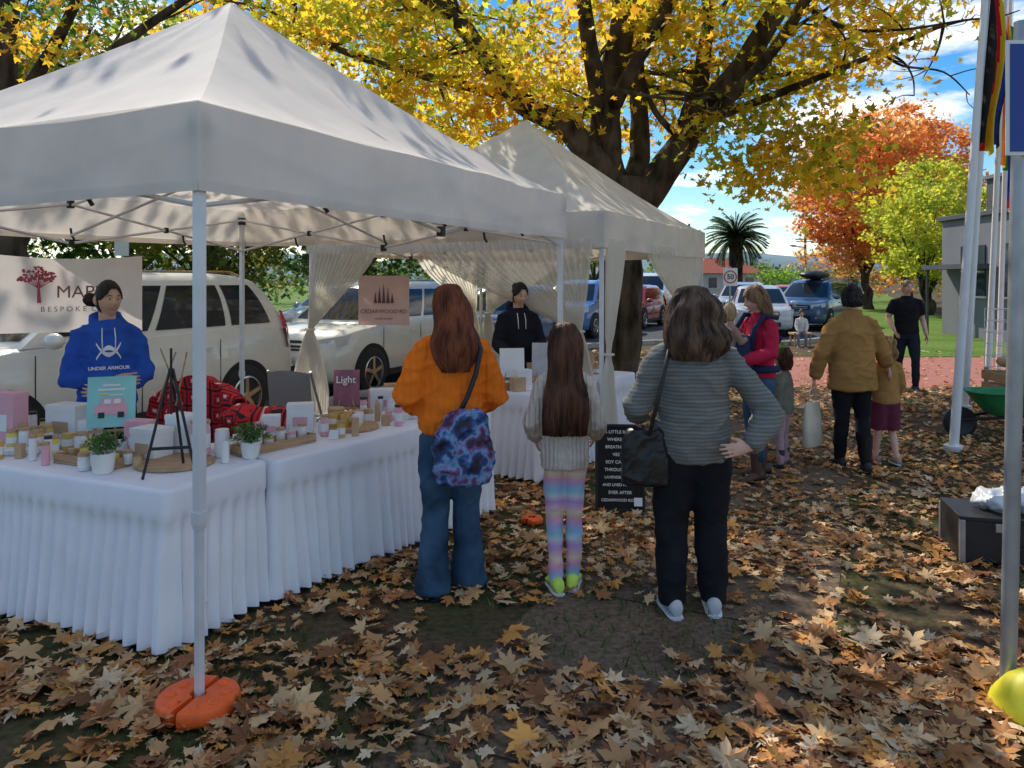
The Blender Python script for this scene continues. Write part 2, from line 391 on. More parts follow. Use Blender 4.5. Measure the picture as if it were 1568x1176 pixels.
    for nm,eb,wt,hd,nn,sd in(('hand_left',el,wl,hdl,nl,-1),('hand_right',er,wr,hdr,nr,1)):
        d=V(hd) if hd else (wt-eb).normalized(); n_=V(nn) if nn else V((-sd,0,0)) 
        if abs(d.normalized().dot(n_))>.9: n_=V((0,-1,0))
        g=G(); hand(g,wt+d.normalized()*.012,d,n_,-sd,curl,handk)
        remesh(g,nm,skin,e,.0048,1)
    if hair:
        def xf(p):
            t=min(1,max(0,(p.z-1.40)/.12)); q=pv+M@(V((p.x*hs,p.y*hs,(p.z-1.46)*hs))) 
            return p.lerp(q,t) if t<1 else q
        if hair.get('cap',True): hair_cap(hair['mat'],e,c,M,hs,seed,hair.get('front',.42),hair.get('scale',1.09))
        if 'rings' in hair:
            hair_obj(hair['rings'],hair['mat'],e,xf,hair.get('a0',60),hair.get('a1',300),hair.get('n',260),hair.get('wave',.004),hair.get('rad',.0035),seed+1,hair.get('tips',.06),hair.get('freq',7))
        if 'bun' in hair:
            g=G(); bp=hair['bun']; g.ell(c+M@V(bp[:3]),(bp[3],bp[3]*.9,bp[3]*.9),0,16,12); remesh(g,'hair_bun',hair['mat'],e,.006,1,.006,(60,60,60))
    return e,tob,c,M
def fabric(n,c,amt=.12,bump=.35,bs=120,ns=6,st=(1,1,1),**k): return mat(n,c,.9,amt,ns,bump,bs,spec=.15,stretch=st,**k)
def hairm(n,c,c2=None): return mat(n,c,.55,.35,22,.4,90,spec=.22,stretch=(1,1,.12),c2=c2)
def bag(g,c,w_,d,h,m=0):
    c=V(c); g.rings([(c.z-h/2,w_*.30,d*.3,c.y,c.x),(c.z-h*.46,w_*.42,d*.42,c.y,c.x),(c.z-h*.25,w_*.5,d*.5,c.y,c.x),(c.z,w_*.49,d*.5,c.y,c.x),(c.z+h*.25,w_*.44,d*.4,c.y,c.x),(c.z+h*.42,w_*.34,d*.25,c.y,c.x),(c.z+h/2,w_*.26,d*.15,c.y,c.x)],m,24,.8)

# a) woman in orange sweater, seen from behind
OSW=mat('orange_knit',(.88,.20,.02),.92,.10,7,.6,150,spec=.1,stretch=(1,1,.5),rib=('X',9))
JEAN=mat('blue_denim',(.024,.058,.110),.85,.35,5,.35,160,spec=.15,c2=(.048,.098,.165))
HA=hairm('auburn_hair',(.09,.024,.012),(.20,.06,.025))
TOPO=[(.885,.160,.135),(.91,.178,.15),(.97,.184,.152),(1.08,.176,.142),(1.18,.172,.138),(1.28,.168,.130),(1.34,.150,.11),(1.39,.112,.085),(1.43,.08,.068),(1.465,.066,.062)]
e,tob,c,M=person('woman_in_orange_sweater',(-.33,4.2,0),yawof(-.28,.96),1.68,OSW,JEAN,mat('dark_shoe',(.03,.035,.05),.6),hrot=(-.22,0,.42),w=1.0,toprings=TOPO,
   el=(-.245,.0,1.10),er=(.250,.0,1.08),wl=(-.12,.20,.99),wr=(.12,.20,.99),sl=(.074,.080,.055),trousers=(.102,.074,.104),hem=.025,sx=.152,
   kl=(-.085,.02,.48),kr=(.085,.01,.48),al=(-.11,-.03,.085),ar=(.105,.05,.085),na=.010,
   hair=dict(mat=HA,rings=[(1.700,.02,.02,-.01),(1.69,.052,.058,-.008),(1.65,.078,.088,-.008),(1.59,.090,.100,-.01),(1.53,.098,.102,-.02),(1.46,.112,.098,-.04),(1.38,.126,.088,-.07),(1.30,.115,.06,-.10),(1.23,.07,.04,-.125)],n=460,wave=.009,a0=70,a1=290,tips=.14))
GAL=rampmat('galaxy_print',[(.01,.01,.02),(.008,.01,.03),(.015,.03,.12),(.02,.08,.28),(.16,.30,.50),(.16,.08,.26),(.08,.015,.06),(.01,.01,.02),(.015,.04,.16)],'noise',10,.6)
g=G(); bag(g,(0,0,0),.33,.15,.38); b=remesh(g,'drawstring_bag',GAL,e,.010,2,.018,(11,11,11)); b.location=(.02,-.235,.85)
g=G()
g.tube([(.10,.02,1.45),(.125,-.06,1.42),(.135,-.125,1.35),(.10,-.155,1.22),(.05,-.172,1.10),(.0,-.19,1.02)],.014,seg=8)
g.tube([(.0,-.19,1.02),(.10,-.18,.97),(.17,-.16,.90),(.15,-.19,.80)],.009,seg=8); g.obj('bag_strap',BLACK,e,ang=None)
# b) girl
CRM=mat('cream_knit',(.72,.62,.54),.95,.10,9,.8,170,spec=.1,stretch=(1,1,.5),rib=('X',12))
RAIN=rampmat('rainbow_leggings_print',[(.55,.30,.62),(.62,.62,.68),(.25,.55,.68),(.45,.40,.68),(.75,.35,.45),(.80,.62,.45),(.75,.45,.62),(.55,.30,.62)],'wave',1.1,.75,2,5.)
HG=hairm('dark_brown_hair',(.040,.018,.012),(.11,.045,.026))
NEON=mat('neon_shoe',(.62,.85,.12),.5,.15)
TOPG=[(.80,.152,.120),(.84,.160,.128),(.92,.157,.125),(1.04,.148,.12),(1.18,.142,.118),(1.28,.142,.112),(1.34,.13,.098),(1.39,.10,.08),(1.43,.075,.066),(1.465,.062,.06)]
person('girl_in_cream_cardigan',(.29,4.22,0),yawof(.05,1),1.44,CRM,RAIN,[NEON,WHITE],hs=1.14,hw_=.82,toprings=TOPG,hrot=(-.12,0,.1),
   el=(-.215,-.0,1.08),er=(.215,-.0,1.08),wl=(-.19,.17,.95),wr=(.20,.17,.98),sl=(.058,.062,.045),trousers=(.074,.053,.042),hem=.05,sx=.135,
   kl=(-.068,.015,.48),kr=(.062,.015,.48),al=(-.055,-.02,.085),ar=(.055,.05,.085),fl=.25,fr=-.15,na=.008,handk=.85,
   hair=dict(mat=HG,rings=[(1.700,.02,.02,-.01),(1.69,.052,.058,-.008),(1.65,.080,.088,-.008),(1.59,.088,.100,-.01),(1.50,.092,.098,-.022),(1.40,.106,.085,-.06),(1.28,.130,.06,-.115),(1.15,.142,.05,-.13),(1.03,.135,.04,-.135)],n=560,wave=.006,a0=72,a1=288,tips=.10))
# c) woman in grey striped sweater
def stripes(name,a,b_,scale,dist=.4):
    return rampmat(name,[a,b_,a,tuple(x*1.15 for x in b_),a],'wave',scale,.95,2,dist,.5,160)
GSW=stripes('grey_striped_knit',(.12,.125,.115),(.20,.205,.19),8,2.2)
BLKP=fabric('black_cloth',(.014,.014,.018),.3)
HC=hairm('brown_curly_hair',(.045,.026,.018),(.14,.085,.055))
TOPC=[(.80,.170,.145),(.84,.185,.158),(.93,.192,.164),(1.03,.186,.158),(1.13,.182,.152),(1.23,.184,.150),(1.30,.176,.132),(1.355,.15,.11),(1.40,.112,.09),(1.44,.08,.072),(1.465,.065,.06)]
e,tob,c,M=person('woman_in_grey_sweater',(.93,3.97,0),yawof(.02,1),1.66,GSW,BLKP,[mat('grey_sneaker',(.48,.49,.50),.6,.15),WHITE],w=1.05,toprings=TOPC,hrot=(-.05,0,.05),
   el=(-.295,-.03,1.08),er=(.385,-.08,1.05),wl=(-.27,.17,1.0),wr=(.245,-.20,.905),sl=(.072,.074,.052),trousers=(.120,.086,.068),hem=.06,sx=.165,
   kl=(-.110,.012,.48),kr=(.10,.012,.48),al=(-.115,-.05,.085),ar=(.105,-.02,.085),hdr=(-.9,-.12,-.12),nr=(0,.9,-.1),curl=.25,na=.011,handk=.85,
   hair=dict(mat=HC,rings=[(1.712,.02,.02,-.01),(1.70,.06,.065,-.008),(1.66,.096,.10,-.01),(1.60,.122,.118,-.015),(1.53,.146,.122,-.03),(1.46,.156,.115,-.05),(1.39,.148,.095,-.07),(1.33,.11,.07,-.09)],n=900,wave=.018,rad=.0036,freq=7,a0=60,a1=300,tips=.2))
g=G(); g.rings([(-.15,.09,.035),(-.14,.12,.055),(0,.125,.06),(.12,.105,.045),(.14,.09,.03)],0,20,.55); b=remesh(g,'handbag',mat('black_leather',(.014,.014,.016),.4,.2,20,.3),e,.009,2,.010,(12,12,12)); b.location=(-.26,-.07,.83)
g=G(); g.tube([(-.12,.03,1.43),(-.14,-.09,1.38),(-.18,-.165,1.26),(-.215,-.17,1.12),(-.24,-.13,.97),(-.25,-.08,.93)],.011,seg=8); g.obj('handbag_strap',BLACK,e,ang=None)
# d) woman in red, carrying toddler
e,tob,c,M=person('woman_in_red_jacket',(2.12,6.6,0),yawof(-.93,-.30),1.66,fabric('crimson_fleece',(.48,.02,.06),.2),JEAN,[mat('brown_boot',(.07,.035,.022),.6),BLACK],hrot=(-.28,0,-.15),boots=.22,
   el=(-.20,.02,1.12),er=(.20,.02,1.10),wl=(-.10,.27,1.05),wr=(.10,.27,.98),sl=(.066,.060,.045),kl=(-.09,.05,.48),ar=(.10,-.10,.085),al=(-.10,.10,.085),trousers=(.095,.066,.055),hem=.18,
   hair=dict(mat=hairm('light_brown_hair',(.16,.08,.04),(.26,.15,.08)),rings=[(1.705,.02,.02,-.01),(1.69,.052,.058,-.008),(1.65,.082,.090,-.008),(1.59,.092,.102,-.01),(1.52,.098,.10,-.02),(1.44,.098,.08,-.03),(1.38,.085,.06,-.05)],n=240,wave=.008,a0=62,a1=298))
NAVY=fabric('navy_carrier',(.025,.035,.08))
g=G(); g.tube([(-.12,-.10,1.42),(-.14,.05,1.44),(-.13,.14,1.33),(-.12,.17,1.15)],.022,seg=8); g.tube([(.12,-.10,1.42),(.14,.05,1.44),(.13,.14,1.33),(.12,.17,1.15)],.022,seg=8)
g.tube([(-.15,-.08,.98),(-.17,.05,.98),(-.1,.13,.98),(.1,.13,.98),(.17,.05,.98),(.15,-.08,.98)],.032,seg=8); g.tube([(-.14,-.12,1.25),(0,-.13,1.12),(.14,-.12,1.25)],.02,seg=8); g.obj('baby_carrier_straps',NAVY,e,ang=None)
person('toddler',(1.84,6.50,.62),yawof(.93,.25),.84,fabric('toddler_top',(.30,.20,.16)),fabric('toddler_trousers',(.20,.16,.14)),[mat('toddler_shoe',(.3,.2,.15)),BLACK],hs=1.45,hrot=(0,0,.9),
   kl=(-.2,.2,.75),kr=(.2,.2,.75),al=(-.22,.12,.45),ar=(.22,.12,.45),el=(-.22,.08,1.15),er=(.22,.08,1.15),wl=(-.16,.22,1.2),wr=(.16,.22,1.2),hem=.45,
   hair=dict(mat=hairm('blond_hair',(.34,.22,.11),(.45,.31,.16))),w=1.1,sl=(.07,.06,.05))
g=G(); g.rings([(-.18,.10,.08),(-.14,.135,.11),(0,.145,.115),(.14,.13,.10),(.17,.11,.09)],seg=20,sq=.8); b=g.obj('baby_carrier_pouch',NAVY,e,ang=None); b.location=(0,.22,1.10)
# e) small child in green beanie
e,tob,c,M=person('child_in_green_beanie',(2.46,7.0,0),yawof(-.75,.6),1.06,fabric('grey_puffer',(.15,.15,.12),.3),fabric('mauve_leggings',(.42,.28,.31)),[mat('child_boot',(.05,.045,.05)),BLACK],hs=1.35,hrot=(-.05,0,.1),boots=.2,
   toprings=[(.80,.19,.15),(.86,.20,.16),(1.0,.19,.155),(1.15,.18,.15),(1.27,.175,.14),(1.34,.150,.115),(1.40,.11,.09),(1.465,.08,.075)],sl=(.08,.075,.055),trousers=(.09,.062,.05),
   hair=dict(mat=HG,rings=[(1.68,.06,.065,-.008),(1.60,.088,.098,-.01),(1.52,.092,.09,-.02),(1.43,.09,.07,-.04)],n=120))
hair_cap(mat('green_beanie',(.12,.20,.05),.9,.15,20,.6,150),e,c,M,1.35,3,.30,1.17,'beanie',-.15)
g=G(); g.ell(c+V((0,0,.185)),(.035,.035,.035)); g.obj('beanie_pompom',mat('pompom',(.12,.2,.05),.95),e)
# f) woman in mustard coat
COAT=mat('mustard_wool',(.36,.195,.065),.95,.15,5,.5,120,spec=.08)
e,tob,c,M=person('woman_in_mustard_coat',(3.06,6.92,0),yawof(.08,1),1.66,COAT,BLKP,[mat('black_boot',(.015,.015,.017),.4),BLACK],boots=.25,hrot=(-.1,0,-.25),
   toprings=[(.74,.225,.155),(.80,.222,.158),(.92,.212,.155),(1.04,.20,.148),(1.16,.190,.142),(1.27,.182,.135),(1.33,.165,.115),(1.385,.125,.09),(1.43,.095,.08),(1.48,.085,.072)],
   el=(-.275,-.02,1.09),er=(.265,.02,1.12),wl=(-.33,.03,.84),wr=(.35,.10,.95),sl=(.074,.070,.058),trousers=(.10,.065,.052),kl=(-.085,.03,.48),al=(-.08,.10,.085),ar=(.09,-.10,.085),na=.010,
   hair=dict(mat=hairm('black_hair',(.014,.012,.012),(.035,.028,.025)),bun=(0,-.075,.085,.048),rings=[(1.68,.06,.065,-.008),(1.62,.086,.096,-.01),(1.56,.088,.095,-.015),(1.50,.075,.075,-.02)],n=150))
g=G(); g.rings([(-.52,.12,.03),(-.50,.14,.05),(-.30,.135,.045),(-.12,.12,.02),(-.10,.11,.012)],0,20,.7); g.tube([(-.06,0,-.11),(-.045,0,.0),(0,.0,.03),(.045,0,0),(.06,0,-.11)],.008,seg=8)
b=g.obj('tote_bag',fabric('calico_cloth',(.62,.55,.44)),e,ang=None); b.location=(-.345,.045,.715); b.rotation_euler[2]=.75
# g) child beside her
person('child_in_tan_jacket',(3.46,7.12,0),yawof(-.1,1),1.15,fabric('tan_jacket',(.38,.21,.07)),fabric('maroon_shorts',(.14,.03,.055)),[mat('kid_sneaker',(.35,.25,.22)),WHITE],hs=1.28,bare=True,hem=.62,trousers=(.115,.10,.10),
   el=(-.21,.05,1.14),wl=(-.30,.02,1.0),wr=(.2,.10,.90),sl=(.072,.066,.052),kl=(-.08,.05,.48),al=(-.09,.10,.085),ar=(.08,-.12,.11),
   toprings=[(.84,.18,.14),(.92,.182,.145),(1.05,.17,.14),(1.2,.165,.135),(1.3,.155,.12),(1.36,.125,.10),(1.42,.09,.08),(1.47,.07,.07)],
   hair=dict(mat=hairm('honey_hair',(.28,.17,.06),(.42,.27,.11)),rings=[(1.705,.02,.02,-.01),(1.69,.052,.058,-.008),(1.65,.08,.09,-.008),(1.58,.09,.10,-.01),(1.50,.095,.095,-.03),(1.40,.09,.07,-.05)],n=160,wave=.008))
# h) man in black t-shirt
person('man_in_black_tshirt',(6.05,11.8,0),yawof(-.25,-.9),1.72,fabric('black_jersey',(.014,.014,.017)),fabric('dark_jeans',(.02,.024,.035)),[mat('dark_trainer',(.05,.05,.055)),WHITE],short=True,w=1.04,sx=.17,hrot=(-.1,0,.3),
   er=(.25,-.02,1.12),wr=(.20,.14,.95),el=(-.23,-.06,1.10),wl=(-.26,.05,.88),kl=(-.1,.12,.50),al=(-.1,.12,.10),kr=(.1,-.02,.48),ar=(.1,-.22,.12),sl=(.070,.06,.05),
   toprings=[(.88,.17,.125),(.96,.165,.122),(1.08,.162,.118),(1.2,.172,.125),(1.29,.175,.125),(1.35,.15,.105),(1.40,.10,.08),(1.455,.068,.065)],
   hair=dict(mat=hairm('grey_stubble',(.22,.15,.12)),front=.62,scale=1.015))
# i) distant seated child
e,_,_,_=person('seated_child',(7.45,19.8,-.22),yawof(-.3,-1),1.15,fabric('white_shirt',(.62,.62,.62)),fabric('grey_shorts',(.2,.2,.24)),[BLACK,WHITE],hs=1.25,
   kl=(-.13,.36,.80),kr=(.13,.36,.80),al=(-.13,.36,.41),ar=(.13,.36,.41),el=(-.2,.1,1.12),er=(.2,.1,1.12),wl=(-.14,.3,.92),wr=(.14,.3,.92),hair=dict(mat=HG))
g=G(); g.box((7.5,20.0,.33),(.5,.4,.05)); 
for a in(-.2,.2):
    for b_ in(-.15,.15): g.box((7.5+a,20+b_,.155),(.04,.04,.31))
g.obj('wooden_stool',WOOD,bevel=.004)
# k) vendor in blue hoodie
BLUE=mat('royal_blue_fleece',(.03,.095,.42),.92,.12,6,.35,140,spec=.1)
TOPV=[(.84,.165,.130),(.90,.176,.142),(1.02,.168,.140),(1.14,.162,.140),(1.26,.160,.136),(1.33,.142,.112),(1.385,.105,.088),(1.43,.075,.070,-.005),(1.45,.066,.062,-.005)]
VB=person('market_vendor_in_blue_hoodie',(-2.62,4.98,0),yawof(.52,-.85),1.70,BLUE,BLKP,[BLACK,BLACK],SKD,toprings=TOPV,w=1.0,hrot=(-.05,0,.35),sx=.150,hood=True,
   el=(-.225,.03,1.08),er=(.225,.03,1.08),wl=(.02,.225,1.045),wr=(-.03,.20,1.085),sl=(.062,.063,.052),na=.013,curl=1.0,smile=1,
   hair=dict(mat=hairm('black_hair_vendor',(.010,.008,.007),(.022,.016,.014)),bun=(.055,-.115,-.01,.05),scale=1.075,front=.62))
e,tob,c,M=VB
me=tob.data; bv=BVHTree.FromPolygons([v.co.copy() for v in me.vertices],[tuple(p.vertices) for p in me.polygons])
def decal(poly,name,mt,par,bvh,th=.010):
    g=G(); n=len(poly)//2; L1=poly[:n]; L2=poly[n:][::-1]; rows=[]
    for a,b_ in zip(L1,L2):
        row=[]
        for t in(0,.25,.5,.75,1):
            x=a[0]*(1-t)+b_[0]*t; z=a[1]*(1-t)+b_[1]*t
            h=bvh.ray_cast(V((x,1,z)),V((0,-1,0)))[0]
            row.append((x,(h.y if h else .15)+.004,z))
        rows.append(row)
    g.loft(rows,cap=False,close=False); return g.obj(name,mt,par,ang=None)
LOGO=mat('white_print',(.78,.78,.80),.8,.03)
for sg in(1,-1):
    L1=[];L2=[]
    for i in range(15):
        t=-1+i/7; cz=1.255+sg*(-.022+.070*t*t); th=.015*(1-.5*abs(t)); x=t*.070
        L1.append((x,cz+th)); L2.append((x,cz-th))
    decal(L1+L2[::-1],'chest_logo',LOGO,e,bv)
h_=bv.ray_cast(V((0,1,1.165)),V((0,-1,0)))[0]; text('UNDER ARMOUR',.030,(0,(h_.y if h_ else .15)+.014,1.150),LOGO,e,(math.pi/2,0,math.pi),bold=.0008)
# j) vendor in black
person('market_vendor_in_black',(.06,7.45,0),yawof(.25,-.95),1.69,fabric('black_hoodie',(.013,.013,.017)),BLKP,[BLACK,BLACK],SKD,toprings=TOPV,w=1.0,hrot=(-.25,0,.15),sx=.150,hood=True,
   el=(-.22,.04,1.10),er=(.22,.04,1.10),wl=(-.12,.28,1.0),wr=(.14,.28,1.0),sl=(.062,.062,.05),smile=1,
   hair=dict(mat=hairm('black_hair_two',(.010,.008,.007),(.022,.016,.014)),bun=(.0,-.10,.05,.045),scale=1.07,front=.60))

# ------------------------------------------------------------------ GROUND
d=V((.42,.9075)); n=V((-.9075,.42))
def rp_(nn,s,z=0): p=n*nn+d*s; return (p.x,p.y,z)
def sheet(name,pts,z,mt):
    g=G(); g.add([(p[0],p[1],z) for p in pts],[tuple(range(len(pts)))]); return g.obj(name,mt,smooth=False)
def groundmat(name,cols,scale,bump=.6,bs=30,rough=.95):
    m,nt,b=nodes(name); L=nt.links.new; tc=N(nt,'ShaderNodeTexCoord')
    a=N(nt,'ShaderNodeTexNoise'); a.inputs['Scale'].default_value=scale; a.inputs['Detail'].default_value=6; a.inputs['Roughness'].default_value=.65
    f=N(nt,'ShaderNodeTexNoise'); f.inputs['Scale'].default_value=bs; f.inputs['Detail'].default_value=5
    L(tc.outputs['Object'],a.inputs['Vector']); L(tc.outputs['Object'],f.inputs['Vector'])
    rp=N(nt,'ShaderNodeValToRGB'); cr=rp.color_ramp; k=len(cols)
    cr.elements[0].position=.35; cr.elements[0].color=lin(*cols[0]); cr.elements[1].position=.65; cr.elements[1].color=lin(*cols[-1])
    for i in range(1,k-1): cr.elements.new(.35+.3*i/(k-1)).color=lin(*cols[i])
    L(a.outputs[0],rp.inputs[0]); r2=N(nt,'ShaderNodeValToRGB'); r2.color_ramp.elements[0].position=.3; r2.color_ramp.elements[0].color=lin(.55,.55,.55); r2.color_ramp.elements[1].position=.7; r2.color_ramp.elements[1].color=lin(1.3,1.3,1.3)
    L(f.outputs[0],r2.inputs[0]); mm=N(nt,'ShaderNodeMixRGB',blend_type='MULTIPLY'); mm.inputs[0].default_value=1; L(rp.outputs[0],mm.inputs[1]); L(r2.outputs[0],mm.inputs[2])
    L(mm.outputs[0],b.inputs['Base Color']); b.inputs['Roughness'].default_value=rough; b.inputs['Specular IOR Level'].default_value=.15
    bp=N(nt,'ShaderNodeBump'); bp.inputs['Strength'].default_value=bump; bp.inputs['Distance'].default_value=.02; L(f.outputs[0],bp.inputs['Height']); L(bp.outputs[0],b.inputs['Normal'])
    return m
DIRT=groundmat('dirt_and_grass',[(.080,.052,.031),(.115,.079,.048),(.080,.072,.031),(.055,.070,.020)],.9,.8,26)
LAWN=groundmat('lawn_grass',[(.08,.15,.02),(.12,.21,.03),(.16,.20,.05)],.3,.8,20)
ASPH=groundmat('asphalt',[(.060,.062,.068),(.075,.078,.083)],.4,.4,60,.8)
CONC=groundmat('concrete_path',[(.125,.083,.052),(.185,.135,.090),(.145,.102,.068)],.9,.4,34)
sheet('ground',[(-3000,-60),(3000,-60),(3000,4000),(-3000,4000)],0,DIRT)
road=[rp_(6.6,-14),rp_(6.6,14),rp_(6.4,18.5),(3.8,20.6),(7.2,20.2),(9.8,22.5),(17.5,40),(66,150),(50,156),(8,64),(-9,30),rp_(12.6,10),rp_(12.6,-14)]
sheet('road',[(p[0],p[1]) for p in road],.004,ASPH)
sheet('park_lawn',[rp_(12.75,-20),rp_(12.75,10),(-9.3,30.2),(7.7,64.5),(49,157),(-200,400),(-300,-20)],.006,LAWN)
sheet('lawn',[(7.6,17.2),(13.6,17.2),(22,40),(70,150),(67,150),(18,40),(10.2,22.5)],.006,LAWN)
KC=mat('kerb_concrete',(.34,.33,.31),.85,.15,12,.3)
def kerb(name,pts,h=.12,wd=.15):
    g=G(); rr=[]
    for i,p in enumerate(pts):
        a=V(pts[max(i-1,0)][:2]); b=V(pts[min(i+1,len(pts)-1)][:2]); t=(b-a).normalized(); q=V((-t.y,t.x))*wd/2; p=V(p[:2])
        rr.append([(p.x-q.x,p.y-q.y,-.02),(p.x-q.x,p.y-q.y,h),(p.x+q.x,p.y+q.y,h),(p.x+q.x,p.y+q.y,-.02)])
    g.loft(rr); g.obj(name,KC,smooth=False,bevel=.015)
kerb('kerb',road[:8]); kerb('kerb',[road[12],road[11],road[10],road[9],road[8]])
g=G(); 
pc=V((.25,2.6)); 
for i in range(-3,9):
    a=pc+d*(i*1.5+.008); b2=pc+d*((i+1)*1.5-.008); q=V((d.y,-d.x))*.72
    g.add([(a.x-q.x,a.y-q.y,.004),(a.x+q.x,a.y+q.y,.004),(b2.x+q.x,b2.y+q.y,.004),(b2.x-q.x,b2.y-q.y,.004)],[(0,1,2,3)])
g.obj('footpath',CONC,smooth=False)
m,nt,b=nodes('red_brick_paving'); L=nt.links.new; br=N(nt,'ShaderNodeTexBrick'); br.inputs['Scale'].default_value=5; br.inputs['Color1'].default_value=lin(.34,.10,.07); br.inputs['Color2'].default_value=lin(.40,.14,.10); br.inputs['Mortar'].default_value=lin(.24,.16,.13); br.inputs['Mortar Size'].default_value=.015
tc=N(nt,'ShaderNodeTexCoord'); L(tc.outputs['Object'],br.inputs['Vector']); L(br.outputs[0],b.inputs['Base Color']); b.inputs['Roughness'].default_value=.85
sheet('brick_paving',[(3.2,13.0),(4.6,12.2),(16,11.6),(16,17.0),(6.0,17.0),(3.6,16.2)],.008,m)
g=G(); rows=[]
xs=np.linspace(-1500,1700,120)
for yy,k in((650,0),(720,.6),(820,1),(1000,.9)):
    rows.append([(x,yy,-2+k*(26+16*noise.noise(V((x*.004,yy*.002,1)))+8*noise.noise(V((x*.015,3,1))))) for x in xs])
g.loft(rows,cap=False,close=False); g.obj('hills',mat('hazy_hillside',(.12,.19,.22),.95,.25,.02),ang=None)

# ------------------------------------------------------------------ leaves
def frames(N_,tilt_fn):
    nn=tilt_fn; nn/=np.linalg.norm(nn,axis=1)[:,None]
    r=rng.normal(size=(N_,3)); t=r-nn*(r*nn).sum(1)[:,None]; t/=np.linalg.norm(t,axis=1)[:,None]
    return nn,t,np.cross(nn,t)
def leafset(name,cen,nrm,size,outline,curl,colr,mt):
    N_=len(cen); K=len(outline)
    nn,t,b=frames(N_,nrm)
    o=np.vstack([[0,0],outline]); r2=(o**2).sum(1)
    cu=rng.uniform(.2,1,N_)*curl; fold=rng.uniform(-.5,.5,N_)*curl
    z=cu[:,None]*r2[None]+fold[:,None]*(np.abs(o[:,0])*o[:,1])[None]+ (rng.normal(size=(N_,K+1))*.06*abs(curl))
    v=cen[:,None]+size[:,None,None]*(o[None,:,0,None]*t[:,None]+o[None,:,1,None]*b[:,None]+z[...,None]*nn[:,None])
    i=np.arange(K); tri=np.stack([np.zeros(K,int),1+i,1+(i+1)%K],1)
    tr=(np.arange(N_)*(K+1))[:,None,None]+tri[None]
    cc=np.repeat(colr[:,None],K+1,1).reshape(-1,3)
    return rawmesh(name,v.reshape(-1,3),tr.reshape(-1,3),mt,cc)
def pol(l): return np.array([[r*math.sin(R(a)),r*math.cos(R(a))] for a,r in l])
half=[(0,1.0),(9,.72),(20,.66),(24,.42),(38,.68),(50,.95),(58,.66),(72,.60),(82,.38),(96,.58),(112,.78),(122,.5),(150,.42),(172,.25)]
OUT_G=pol(half+[(177,.62),(183,.62)]+[(360-a,r) for a,r in half[1:][::-1]])*.5
half2=[(0,1.0),(22,.45),(48,.92),(78,.42),(110,.75),(150,.35)]
OUT_T=pol(half2+[(180,.3)]+[(360-a,r) for a,r in half2[1:][::-1]])*.5
def palette(cols,wts,N_,jit=.15):
    c=np.array(cols)[rng.choice(len(cols),N_,p=np.array(wts)/sum(wts))]
    return np.clip(c*(1+rng.normal(size=(N_,1))*jit),.005,1)
pts=[]
while len(pts)<28000:
    y=2.0+ (18.5-2.0)*rng.random()**.92; x=rng.uniform(-.85,.92)*y+rng.normal()*.1
    if (n.x*x+n.y*y)>6.5: continue
    if y>12.3 and x>4 and rng.random()<.85: continue
    dn=noise.noise(V((x*.9,y*.9,3)))+.6*noise.noise(V((x*2.7,y*2.7,9)))
    if rng.random()> .52+.9*dn+ (.12 if y>4 else -.10): continue
    pts.append((x,y))
pts=np.array(pts); NL=len(pts)
sz=np.clip(rng.lognormal(math.log(.076),.36,NL),.035,.165); sz=np.where(pts[:,1]<3.6,sz*1.3,sz)
tl=rng.normal(size=(NL,2))*.26; nr=np.stack([tl[:,0],tl[:,1],np.where(rng.random(NL)<.5,1.,-1.)],1)
z=.014+np.hypot(tl[:,0],tl[:,1])*sz*.28+rng.random(NL)*.012
FL=palette([(.56,.31,.13),(.64,.42,.21),(.46,.20,.07),(.72,.54,.33),(.26,.11,.045),(.68,.32,.08)],[3,2.8,2.7,1.5,1.7,1.9],NL,.2)
leafset('fallen_leaves',np.column_stack([pts,z]),nr,sz,OUT_G,.45,FL,leafmat('dry_leaf',.12,.6))
gp=[]
while len(gp)<12000:
    y=2.2+12*rng.random(); x=rng.uniform(-.8,.9)*y
    if n.x*x+n.y*y>6.4: continue
    if noise.noise(V((x*.8,y*.8,21)))<.05: continue
    gp.append((x,y))
gp=np.array(gp); NG=len(gp)
bo=np.array([[-.06,0],[.0,1],[.06,0]])
hgt=rng.uniform(.02,.06,NG); ang=rng.uniform(0,6.28,NG)
tv=np.stack([np.cos(ang),np.sin(ang),0*ang],1); lean=rng.normal(size=(NG,3))*.4; lean[:,2]=1
vv=np.column_stack([gp,np.zeros(NG)])[:,None]+hgt[:,None,None]*(bo[None,:,0,None]*2*tv[:,None]+bo[None,:,1,None]*lean[:,None])
rawmesh('grass',vv.reshape(-1,3),np.arange(NG*3).reshape(-1,3),leafmat('grass_blade',.3),np.repeat(palette([(.09,.16,.03),(.15,.19,.05),(.06,.11,.025)],[2,1,1],NG),3,0))

# ------------------------------------------------------------------ trees
BARK=mat('tree_bark',(.034,.026,.020),.9,.45,5,1.0,18,spec=.1,stretch=(1,1,.3),c2=(.09,.07,.05))
LEAF=leafmat('tree_leaf',.62,.5,1.55)
def limb(g,pts,r0,r1,seg=12):
    P=[V(p) for p in pts]; out=[];k=len(P)
    for i in range(k-1):
        p0=P[max(i-1,0)];p1=P[i];p2=P[i+1];p3=P[min(i+2,k-1)]
        for j in range(5):
            t=j/5; out.append(.5*((2*p1)+(-p0+p2)*t+(2*p0-5*p1+4*p2-p3)*t*t+(-p0+3*p1-3*p2+p3)*t**3))
    out.append(P[-1]); m_=len(out)
    rr=[r0+(r1-r0)*(i/(m_-1))**.8 for i in range(m_)]
    out=[p+V((noise.noise(p*1.3),noise.noise(p*1.3+V((9,0,0))),0))*r*.5 for p,r in zip(out,rr)]
    g.tube(out,[r*(1+.12*noise.noise(p*3)) for p,r in zip(out,rr)],0,seg); return out
